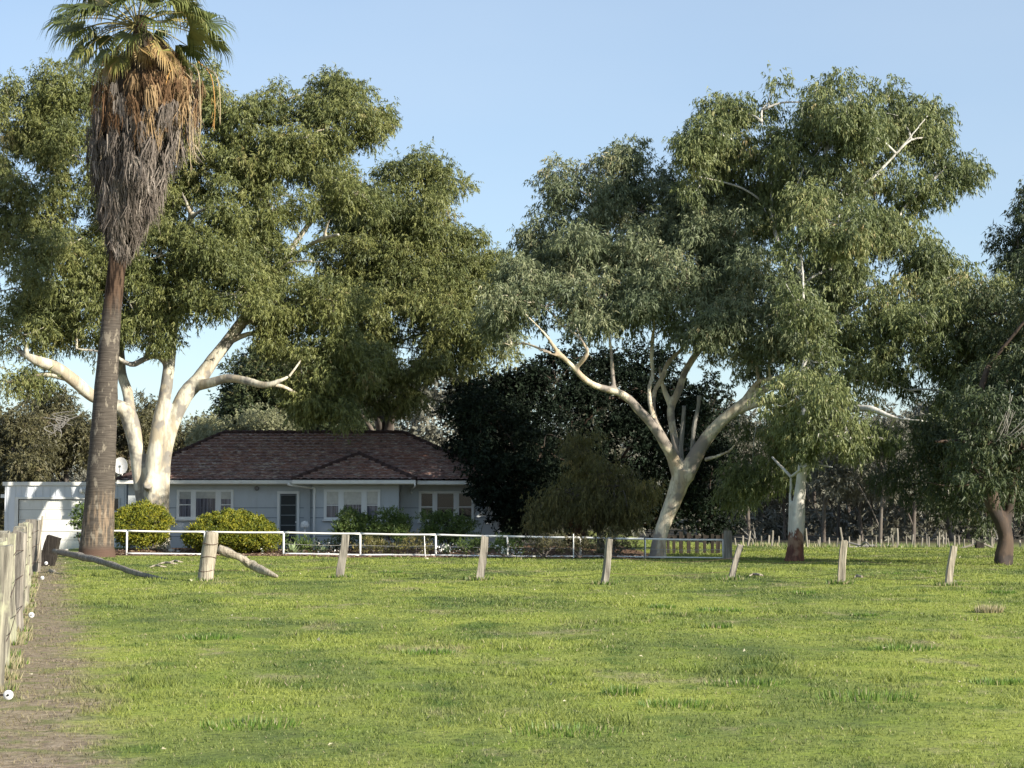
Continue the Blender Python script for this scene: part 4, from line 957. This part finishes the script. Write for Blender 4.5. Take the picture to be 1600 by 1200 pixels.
# skirt silhouette: left and right edge in the photo, row by row
sk_y = [55,90,125,150,200,240,280,310,340,370,395,410]
sk_l = [196,168,146,138,135,138,143,148,155,163,170,176]
sk_r = [246,284,312,302,284,268,250,238,222,212,205,199]
nb, ns_ = 640, 30                                  # folded dead fans, each a bundle of strips
n = nb*ns_; bi = np.repeat(np.arange(nb), ns_)
pyb = 52 + (392-52)*R.random(nb)**.9; thb = R.random(nb)*2*math.pi; rhob = .62+.46*R.random(nb)**.8; lb_ = .55+.7*R.random(nb); tb_ = R.random(nb); fb_ = R.random(nb)
s = YP/F
py = pyb[bi] + R.normal(size=n)*3; th = thb[bi] + R.normal(size=n)*.05; rho = rhob[bi] + R.normal(size=n)*.04
l = np.interp(py, sk_y, sk_l); r = np.interp(py, sk_y, sk_r); cx = (l+r)/2; hw_ = (r-l)/2
px = cx + np.cos(th)*hw_*rho; yy = YP + np.sin(th)*hw_*rho*s
top = np.stack([(px-800)*yy/F, yy, EYE + (800-py)*yy/F], -1)
L2 = lb_[bi]*(.6+.6*R.random(n))*np.where(py > 330, .6, 1)
rad = np.stack([np.cos(th), np.sin(th), np.zeros(n)], -1); tan_ = np.stack([-np.sin(th), np.cos(th), np.zeros(n)], -1)
taper = .14 + .16*(py>250)
fan = (R.random(n)*2-1)*.38*(.5+fb_[bi])
bd = R.normal(size=(nb,3))*np.array((.12,.12,.04))
d = unit(-rad*taper[:,None] + np.array((0,0,-1.)) + tan_*fan[:,None] + bd[bi] + rad*((fb_[bi]**4)*.5)[:,None] + R.normal(size=(n,3))*.05)
w = (.016+.032*R.random(n))
sd = unit(np.cross(d, rad) + R.normal(size=(n,3))*.5)
mid = top + d*(L2*.5)[:,None] + rad*(.03*R.normal(size=n))[:,None]; end = mid + unit(d + R.normal(size=(n,3))*.15 - tan_*(fan*.8)[:,None])*(L2*.5)[:,None]
V = np.concatenate([np.stack([top-sd*w[:,None]*.5, top+sd*w[:,None]*.5, mid+sd*w[:,None]*.5, mid-sd*w[:,None]*.5],1), np.stack([mid-sd*w[:,None]*.5, mid+sd*w[:,None]*.5, end+sd*w[:,None]*.12, end-sd*w[:,None]*.12],1)])
fresh = smooth(185, 105, pyb + R.normal(size=nb)*22)
isf = (R.random(nb) < fresh)[bi]
tn = np.where(isf, .62+.30*tb_[bi]+.06*R.random(n), .03+.36*tb_[bi]+.16*R.random(n)); tn = np.concatenate([tn, tn])
skirt = tri_mesh('dead_frond_skirt', V, mSk, palm, tn, per=4)
mb = MB(); mb.tube([P((a+b)/2, y, YP) for y,a,b in zip(sk_y, sk_l, sk_r)][::-1], [ (b-a)/2*.62*s for a,b in zip(sk_l, sk_r)][::-1], 20, .08); mb.build('thatch_core', plain('dark_thatch', (.05,.038,.028), .95), palm, True)
# hanging flower stalks
for k in range(26):
    right = k < 19
    sx = (285+R.normal()*18) if right else (165+R.normal()*16); sy = 95+R.random()*40
    ex = sx + (14+R.normal()*12 if right else -12+R.normal()*6); e_y = sy + 60 + R.random()*55 + (20 if right else 10)
    yv = YP - .6 + R.normal()*.7; mb = MB()
    p0, p2 = P(sx,sy,YP-.2), P(ex,e_y,yv); p1 = P(sx+(ex-sx)*.8, sy+(e_y-sy)*.3-12, yv)
    mb.tube([p0,p1,P(ex+R.normal()*3,(sy+e_y)/2+10,yv),p2], [.022,.02,.016,.008], 5)
    for j in range(7):
        t = .4+.6*R.random(); q0 = p1*(1-t)+p2*t; mb.tube([q0, q0+np.array((R.normal()*.07,R.normal()*.07,-.15-.2*R.random()))], [.008,.003], 4, 0, False)
    mb.build('flower_stalk', plain('orange_dry_stalk', (.50,.28,.09) if k%3 else (.45,.36,.22), .7) if k < 3 else bpy.data.materials['orange_dry_stalk' if k%3 else 'orange_dry_stalk.001' if 'orange_dry_stalk.001' in bpy.data.materials else 'orange_dry_stalk'], palm)
# fan fronds
hub = P(214,40,YP)
def frond(az, el, pl, fr, droopy, tint):
    root = MB(); d = np.array((math.cos(az)*math.cos(el), math.sin(az)*math.cos(el), math.sin(el)))
    p1 = hub + d*pl*.55 + np.array((0,0,.02)); p2 = hub + d*pl + np.array((0,0,-.10-.12*pl*droopy))
    root.tube([hub + d*.1, p1, p2], [.03,.022,.016], 5)
    dd = unit(p2-p1); side = unit(np.cross(dd, np.array((0,0,1.)))); nn = unit(np.cross(side, dd)); ro = R.normal()*.55; side, nn = side*math.cos(ro)+nn*math.sin(ro), nn*math.cos(ro)-side*math.sin(ro)
    V = []; T = []; ns = 34
    for k in range(ns):
        a = -2.1 + 4.2*k/(ns-1) + R.normal()*.03
        ld = unit(dd*math.cos(a) + side*math.sin(a) + nn*(.16*abs(a)-.05)); L_ = fr*(1-.16*abs(a))*(.9+.2*R.random())
        wv = np.cross(ld, nn); wv = wv/np.linalg.norm(wv); w = .033*fr
        m1 = p2 + ld*L_*.5; m2 = m1 + unit(ld + np.array((0,0,-.35-.4*droopy)))*L_*.30; e = m2 + unit(ld*.6 + np.array((R.normal()*.12,R.normal()*.12,-.9-droopy)))*L_*.32
        tw = nn*w*.5
        V += [[p2-wv*w*.15, p2+wv*w*.15, m1+wv*w+tw, m1-wv*w+tw*0], [m1-wv*w, m1+wv*w+tw, m2+wv*w*.5, m2-wv*w*.5], [m2-wv*w*.5, m2+wv*w*.5, e+wv*w*.05, e-wv*w*.05]]
        tt = tint + R.normal()*.09; T += [tt, tt+.04, tt+.12]
    o = tri_mesh('frond', np.array(V), mFr, palm, np.clip(np.array(T),0,1), per=4)
    pt = root.build('petiole', mPet, o) if False else root
    me = pt.build('petiole', mPet, palm); me.parent = o; me.location = (0,0,0)
    return o
k = 0
for ring, (cnt, el0, pl, fr, dr, ti) in enumerate(((6,1.15,1.2,1.2,.1,.5),(9,.65,1.7,1.25,.3,.42),(11,.28,2.0,1.25,.45,.36),(12,-.05,2.0,1.25,.7,.42),(9,-.42,1.75,1.15,1.1,.6),(8,-.8,1.4,.95,1.4,.9))):
    for j in range(cnt):
        frond(2*math.pi*j/cnt + ring*.7 + R.normal()*.12, el0 + R.normal()*.12, pl*(.9+.45*R.random()), fr*(.9+.3*R.random()), dr, ti + R.normal()*.2)

# ------------------------------------------------------------------ white pipe fence
mPipe = paint('white_pipe_paint', (.82,.82,.79), .45, .25, (.45,.38,.30))
# (px of post, py of top, distance)
fp_ = [(60,829,71.8),(198,829.5,71.3),(320,831,70.9),(443,832,70.4),(563,834,69.8),(681,835.5,69.0),(793,838,68.2),(907,840,67.2),(1008,842,66.2),(1130,843.5,65.0)]
fb = P(563,866,69.8); fb[2] = float(height(fb[0], fb[1]))
fence = empty('white_pipe_fence', fb, 'low white pipe fence running along the garden bed in front of the house', 'fence')
tops = []
for i,(px,py,Y) in enumerate(fp_):
    t = P(px,py,Y); g = float(height(t[0],Y)); tops.append(t)
    mb = MB(); mb.tube([(t[0],Y,g-.1),(t[0]+R.normal()*.006,Y,t[2]-.01)], .036 if i < 8 else .028, 10, curve=False); mb.build('post', mPipe, fence, True)
mb = MB()
for a, b in zip(tops[:-1], tops[1:]):
    m = (a+b)/2 + np.array((0,0,-.012)); mb.tube([a, m, b], .036 if a[0] < 4 else .030, 10)
mb.build('top_rail', mPipe, fence, True)
for i in (1,2,3,4,5,6,7,8):
    if i == 2: continue
    a, b = tops[i], tops[i+1]; mb = MB()
    za, zb = [float(height(p[0],p[1])) + .055 for p in (a,b)]
    mb.tube([(a[0],a[1]-.0,za),((a[0]+b[0])/2,(a[1]+b[1])/2,(za+zb)/2+R.normal()*.01),(b[0],b[1],zb)], .034 if i < 8 else .02, 8); mb.build('bottom_rail', mPipe, fence, True)
mWire = plain('galvanised_wire', (.42,.41,.38), .5)
mb = MB()
for a, b in zip(tops[3:-1], tops[4:]):
    h = (a[2]+float(height(a[0],a[1])))/2; h2 = (b[2]+float(height(b[0],b[1])))/2
    mb.tube([(a[0],a[1],h),((a[0]+b[0])/2,(a[1]+b[1])/2,(h+h2)/2-.03),(b[0],b[1],h2)], .008, 5)
mb.build('middle_wire', mWire, fence)
def stake(px, Y, py_top, lean, w, label, mat, name='fence_stake', group=None, cat='stake'):
    t = P(px, py_top, Y); g = float(height(t[0],Y)); mb = MB(); mb.tube([(t[0]-lean,Y,g-.1),(t[0],Y,t[2])], [w, w*.85], 8, .06, False)
    return single(name, mb, mat, (t[0]-lean,Y,g), label, cat, group)
stake(664.5,68.9,837,.0,.018,'thin white leaning stake by the fifth fence post',mPipe); bpy.data.objects['fence_stake'].rotation_euler.y = -.05
stake(896,66.6,834,0,.02,'thin white stake standing by the pipe fence right of the weeping bush',mPipe)
stake(1007,65.6,836,0,.022,'thin pale stake in front of the leaning gum trunk',deadW)

# round strainer post at the fence end
t = P(1137,829,64.8); g = float(height(t[0],64.8)); mb = MB(); mb.tube([(t[0],64.8,g-.1),(t[0],64.8,g+.5),(t[0],64.8,t[2])], [.16,.145,.14], 14, .05); 
mWd = wood_mat('weathered_grey_timber', (.08,.07,.06), (.22,.20,.17), (.38,.35,.30))
mWdP = wood_mat('bleached_timber', (.11,.09,.07), (.31,.275,.215), (.50,.455,.36))
mWdL = wood_mat('lichened_timber', (.06,.055,.048), (.22,.205,.165), (.38,.36,.28), moss=(.36,.36,.25))
mWdK = wood_mat('dark_old_timber', (.015,.013,.011), (.035,.030,.026), (.075,.066,.056))
single('strainer_post', mb, mWd, (t[0],64.8,g), 'thick round grey post where the white pipe fence ends', 'post')
# dark paling fence behind the leaning gum
pal = empty('paling_fence', (X(1090,74),74,float(height(X(1090,74),74))), 'gappy dark timber paling fence between the leaning gum and the round post', 'fence')
for k, px in enumerate((1044,1053,1064,1076,1089,1101,1113,1122,1131)):
    t = P(px, 833+R.normal()*2.5, 74); g = float(height(t[0],74)); mb = MB(); w = .055+.03*R.random()
    mb.box((t[0]-w,74,g-.1),(t[0]+w,74.06,t[2])); mb.build('paling', mWdK, pal, bevel=.01)
mb = MB(); mb.box((X(1038,74.07),74.065,g+.6),(X(1136,74.07),74.13,g+.7)); mb.build('cross_rail', mWdK, pal)

# ------------------------------------------------------------------ row of old paddock posts
def split_post(mb, b, t, w, d, seed):
    """an irregular split timber: eight-sided section with flats, hewn top"""
    b = np.array(b,float); t = np.array(t,float); ax = unit(t-b); sx = unit(np.cross(ax, (0,1,0))); sy = np.cross(ax, sx); n = 12; V = []
    sh = [(-.5,-.38),(-.42,-.5),(.36,-.5),(.5,-.4),(.5,.36),(.4,.5),(-.36,.5),(-.5,.42)]
    off = R.normal(size=(8,2))*.06
    for i in range(n+1):
        u = i/n; c = b+(t-b)*u + sx*math.sin(u*5+seed)*.012
        for k,(p,q_) in enumerate(sh):
            j = 1+R.normal()*.03
            zt = (R.random()*.05*(i==n))
            V.append(c + sx*(p+off[k][0])*w*j*(1.06-.12*u) + sy*(q_+off[k][1])*d*j*(1.06-.12*u) - ax*zt)
    Fc = [(i*8+k, i*8+(k+1)%8, (i+1)*8+(k+1)%8, (i+1)*8+k) for i in range(n) for k in range(8)]
    Fc += [tuple(range(7,-1,-1)), tuple(n*8+k for k in range(8))]
    mb.add(V, Fc)
rowp = [(320,909,331,833,23,'thick round grey post with rusty wire bands, leftmost of the paddock row'),(531,903,540,834,12,'leaning split post in front of the bay window shrubs'),(749,908,758,836,12,'leaning split post just right of the house'),
        (945,913,954,841,11,'slim split post in front of the weeping bush'),(1141,908,1158,851,9,'short strongly tilted post beside the round strainer post'),(1314,913,1319,843,10,'upright squared pale post right of the white trunk'),(1482,916,1490,852,10,'pale post farthest right in the paddock row')]
postw = []
for i,(bx,by,tx,ty,w,lb) in enumerate(rowp):
    D = EYE*F/(by-800-2); b = P(bx,by,D); b[2] = float(height(b[0],D)); t = P(tx,ty,D-.0); s = D/F; mb = MB()
    if i == 0: mb.tube([b-(0,0,.1), b+(t-b)*.3, b+(t-b)*.7, t, t+(.0,0,.02)], [w*s*.56,w*s*.53,w*s*.5,w*s*.46,w*s*.30], 16, .05)
    else: split_post(mb, b+(b-t)*.08, t, w*s, w*s*.8, i)
    mat = mWdP if i in (5,6) else mWd
    if i == 0:
        root = empty('wooden_post', b, lb, 'fence post', 'old posts across the paddock'); mb.build('timber', mWdP, root, True)
        m3 = MB()
        for f in (.22,.5,.78): 
            c = b+(t-b)*f; n = 20; m3.tube([c + np.array((math.cos(a)*w*s*.55, math.sin(a)*w*s*.55, .02*math.sin(a*2+f*9))) for a in np.linspace(0,6.3,n)], .008, 5, curve=False)
        m3.build('wire_band', plain('rusty_wire', (.10,.06,.045), .7), root)
    else: single('wooden_post', mb, mat, b, lb, 'fence post', 'old posts across the paddock')
    postw.append((b,t))
# sagging wires: one thing each
for k, f in enumerate((.25,.62)):
    mb = MB()
    for (a,b) in zip(postw[:-1], postw[1:]):
        p = a[0]+(a[1]-a[0])*f; q_ = b[0]+(b[1]-b[0])*f; mb.tube([p, (p+q_)/2+np.array((0,0,-.07-.1*R.random())), q_], .0035, 4)
    single('fence_wire', mb, bpy.data.materials['rusty_wire'], postw[3][0], ('lower' if k==0 else 'upper')+' slack rusty wire strung between the paddock posts', 'wire')
def log(pts, name, label, mat, cat='log', seg=12, rough=.28, oval=1.35):
    q_ = [P(a,b,Y) for a,b,Y,w in pts]; mb = MB(); mb.tube(q_, [w*Y/F/2 for a,b,Y,w in pts], seg, rough, oval=oval)
    return single(name, mb, mat, q_[-1], label, cat, smooth_=True)
log([(341,857,46,9),(352,862,46,11),(372,870,46,8),(395,884,46,11),(415,894,45.6,8),(434,901,45.4,3)], 'brace_log', 'twisted pale brace log leaning against the thick banded post', mWdP)
log([(83,861,51,5),(120,868,50,8),(170,881,48,7),(215,896,46.6,6),(262,906,45.5,3)], 'fallen_rail', 'long grey fallen fence rail lying in front of the palm base', mWd)
b = P(71,884,57); b[2] = 0; t = P(86,838,57)
mb = MB(); split_post(mb, b-(0,0,.1), t, .42, .35, 4); single('broken_post', mb, mWdK, b, 'squat broken dark post leaning between the left fence and palm', 'fence post')
log([(78,893,52,6),(86,898,51,9),(97,903,50,5)], 'wood_chunk', 'short pale chunk of wood on the ground below the broken post', mWdP, 'wood')

# ------------------------------------------------------------------ split-slab fence along the left edge
Yf = 17.2; i = 0; lf = []
while Yf < 50:
    x = -.24*Yf - .50 + R.normal()*.02; s = 1
    px0 = 800 + F*x/Yf
    w = .13+.09*R.random(); hgt = 1.30+.10*R.random(); g = float(height(x,Yf))
    mb = MB(); lx, ly = R.normal()*.03, R.normal()*.05
    split_post(mb, (x,Yf,g-.12), (x+lx,Yf+ly,g+hgt), w, w*.7, i)
    o = single('slab_post', mb, mWdL if R.random() < .8 else mWd, (x,Yf,g), 'lichened split-timber post in the close row running down the left edge', 'fence post', 'split posts of the left fence')
    lf.append((x,Yf,g)); Yf += .9 + .35*R.random() + (.02*Yf); i += 1
x, y = -.24*51.5-.44, 51.5; mb = MB(); split_post(mb, (x,y,-.1), (x+.02,y,1.42), .34, .30, 3); single('corner_post', mb, mWd, (x,y,0), 'thick grey corner post ending the left fence, wired near its top', 'fence post')
x2 = x+.25; mb = MB(); mb.tube([(x2-.12,y-.2,-.1),(x2+.04,y-.2,1.5)], [.03,.028], 7, .05, False); single('steel_picket', mb, mWdP, (x2-.1,y-.2,0), 'thin pale stake leaning against the corner post of the left fence', 'stake')
for k, z in enumerate((.35,.75,1.12)):
    mb = MB(); mb.tube([(px_+.1, y_, g_+z+R.normal()*.012) for (px_,y_,g_) in lf[::2]]+[(x+.15,y,z)], .005, 5, curve=False)
    single('fence_wire', mb, bpy.data.materials['rusty_wire'], (lf[8][0],lf[8][1],lf[8][2]), ('bottom','middle','top')[k]+' wire fixed along the faces of the left fence posts', 'wire')
# white disc insulators on stand-off rods
mDisc = plain('white_plastic', (.80,.80,.78), .4)
def disc(px, py, Y, r, label):
    c = P(px,py,Y); root = empty('disc_insulator', c-np.array((.18,0,0)), label, 'insulator', 'white insulators along the left fence')
    mb = MB(); mb.lathe(c, [(.25*r,.012),(.95*r,.012),(r,.004),(r,-.006),(.93*r,-.012),(.3*r,-.012),(.25*r,.012)], 24, 'y'); o = mb.build('disc', mDisc, root, True)
    mb = MB(); mb.lathe(c, [(0,.02),(.2*r,.018),(.24*r,.0),(.24*r,-.02)], 12, 'y'); mb.build('hub', mDark, o)
    mb = MB(); mb.tube([c, c+np.array((-.1,.03,.0)), c+np.array((-.22,.05,.02))], .006, 6); mb.build('rod', bpy.data.materials['rusty_wire'], root)
disc(13,1086,14,.036,'nearest white disc insulator, low on the left fence'); disc(49,961,27,.040,'white disc insulator halfway along the left fence'); disc(66,903,42,.042,'small white insulator near the far end of the left fence'); disc(72,880,49,.045,'farthest small white insulator beside the corner post')

# ------------------------------------------------------------------ far stake fences
proto = None; n = 0
for row, (Ya, Yb, x0, x1, step) in enumerate(((128,140,1150,1620,12.5),(160,176,1280,1640,22),(98,100,1168,1640,62))):
    px = x0
    while px < x1:
        Y = Ya + (Yb-Ya)*(px-x0)/(x1-x0) + R.normal()*.5; xx = X(px,Y); g = float(height(xx,Y)); hh = (.75+.35*R.random())
        if row < 2 and 1225 < px < 1262: px += step; continue
        if proto is None:
            mb = MB(); split_post(mb, (xx,Y,g-.1), (xx,Y,g+1.0), .11, .10, 1)
            proto = single('far_stake', mb, mWd, (xx,Y,g), 'small pale stake in the far paddock fence rows', 'fence post', 'stakes of the far paddock fences'); o = proto
        else:
            o = proto.copy(); COL.objects.link(o); o.location = (xx,Y,g)
        o.scale = (.7+.6*R.random(),1,hh); o.rotation_euler = (0, R.normal()*.07, R.random()*.6)
        px += step*(.6+.8*R.random()); n += 1
for (bx,by,tx,ty,Y,lb) in ((1495,861,1530,848,88,'left prop of the far braced post'),(1572,867,1535,849,88,'right prop of the far braced post')):
    mb = MB(); mb.tube([P(bx,by-2,Y), P(tx,ty,Y)], .05, 7, .1, False); single('brace_rail', mb, mWd, P(bx,by,Y), lb, 'rail')
mb = MB(); b = P(1531,862,88); b[2] = float(height(b[0],88)); split_post(mb, b-(0,0,.1), P(1531,846,88), .35,.3,2); single('braced_post', mb, mWdK, b, 'dark braced strainer post in the far paddock left of the twisted tree', 'fence post')
for (px,Yq,lb) in ((1455,190,'bleached fallen branch at the edge of the far wood'),(1560,180,'tangled bleached branches by the twisted tree, far off'),(1180,175,'bare crooked dead tree seen past the round strainer post'),(1345,100,'pale fallen branches lying by the far stakes')):
    g = P(px,850,Yq); g[2] = float(height(g[0],Yq)); mb = MB(); c = g
    for k in range(6):
        a = R.random()*6.28; e = c + np.array((math.cos(a)*(1+2*R.random()), math.sin(a), (.15 if Yq<120 else 2.2)*R.random()+.1)); m = (c+e)/2+np.array((0,0,.3*R.random())); mb.tube([c+(0,0,.1), m, e], [.06,.045,.012], 6, .1)
    single('dead_branch', mb, deadW, g, lb, 'dead wood')
# bark strips and litter on the lawn
for (px,py,r,lb) in ((262,884,7,'curved strip of shed bark on the lawn right of the palm'),(275,880,5,'short shed bark strip near the pipe fence'),(247,888,6,'thin shed bark curl between palm and banded post'),(1182,903,5,'pale stick lying right of the tilted post'),(1342,904,3,'short pale stick right of the upright squared post')):
    D = EYE*F/(py-800); c = P(px,py,D); c[2] = float(height(c[0],D))+.05; mb = MB(); L_ = r*D/F*2.2
    mb.tube([c-(L_,0,0), c+(-L_*.3,.1,.04), c+(L_*.4,-.1,.03), c+(L_,.05,0)], [.01,.035,.03,.008], 6, .2); single('bark_strip', mb, mWdP, c, lb, 'bark')
n = 110; e = .5; D = (11**e + R.random(n)*(68**e-11**e))**(1/e); x_ = (R.random(n)*2-1)*(.28*D); z_ = height(x_,D)+.035+.02*R.random(n)
c = np.stack([x_,D,z_],-1); sz = (.006+.0007*D)*(R.random(n)**2*1.3+.3); V = c[:,None,:] + R.normal(size=(n,3,3))*sz[:,None,None]*np.array((1,1,.6))
o = tri_mesh('fallen_leaves', V, plain('pale_dry_leaf', (.52,.48,.34), .7), None, None); tag(o, 'scattered pale dry leaves and daisies in the pasture', 'leaf litter', kind='stuff')
n = 26000; px = 150+R.random(n)*880; D = 73.2 - (px-60)*.0065 + R.random(n)**1.5*4 - .9; x_ = (px-800)*D/F; c = np.stack([x_,D,height(x_,D)+.03*R.random(n)+.005],-1)
V = c[:,None,:] + R.normal(size=(n,3,3))*.035*np.array((1.3,1.3,.5)); o = tri_mesh('bark_mulch', V, leaf_mat('mulch_chip',[(0,(.06,.035,.025)),(.5,(.17,.10,.07)),(1,(.40,.32,.22))],trans=0), None, R.random(n)); tag(o, 'red-brown bark and leaf mulch along the garden bed', 'mulch', kind='stuff')
# taller tufts at post feet and along the left fence
T = []; 
def tuft(cx, cy, r, n, h, dryp):
    a = R.random(n)*6.28; rr = r*R.random(n)**.6; bx = cx+np.cos(a)*rr; by = cy+np.sin(a)*rr; bz = height(bx,by)
    hh = h*(.5+.7*R.random(n)); b2 = R.random(n)*6.28; base_ = np.stack([bx,by,bz],-1); w = .0018+.00030*cy
    s = np.stack([np.cos(b2),np.sin(b2),0*b2],-1)*w; tip = base_ + np.stack([np.cos(a)*hh*.5*R.random(n), np.sin(a)*hh*.5*R.random(n), hh],-1)
    T.append((np.stack([base_-s, base_+s, tip],1), np.where(R.random(n)<dryp, .7+.3*R.random(n), .5*R.random(n))))
for (b,t) in postw: tuft(b[0],b[1],.32,260,.10,.3)
for (a,b_,c_) in lf: tuft(a+.05,b_,.2,160,.09,.7)
for k in range(22):
    y = 12+R.random()**1.5*50; tuft(-.17*y+R.random()*.43*y, y, .15+.35*R.random(), 260, .045+.04*R.random(), .1)
for px_ in range(1180,1600,9): 
    if R.random()<.3: tuft(X(px_,100), 98+R.random()*6, .8, 60, .3, .5)
tuft(X(1543,31),31,.22,260,.14,1)
tuft(-4.85,18.5,.16,160,.10,.9); tuft(-5.3,20.5,.18,160,.09,.9); tuft(-6.15,24,.2,200,.10,.9)
V = np.concatenate([a for a,b in T]); tn = np.concatenate([b for a,b in T])
o = tri_mesh('grass_tufts', V, leaf_mat('tuft_blade',[(0,(.06,.12,.02)),(.35,(.13,.22,.035)),(.5,(.17,.25,.05)),(.7,(.30,.27,.13)),(1,(.45,.40,.26))],trans=.3), None, tn); tag(o, 'longer grass tufts around post feet and in the pasture', 'grass', kind='stuff')
bpy.context.view_layer.update()
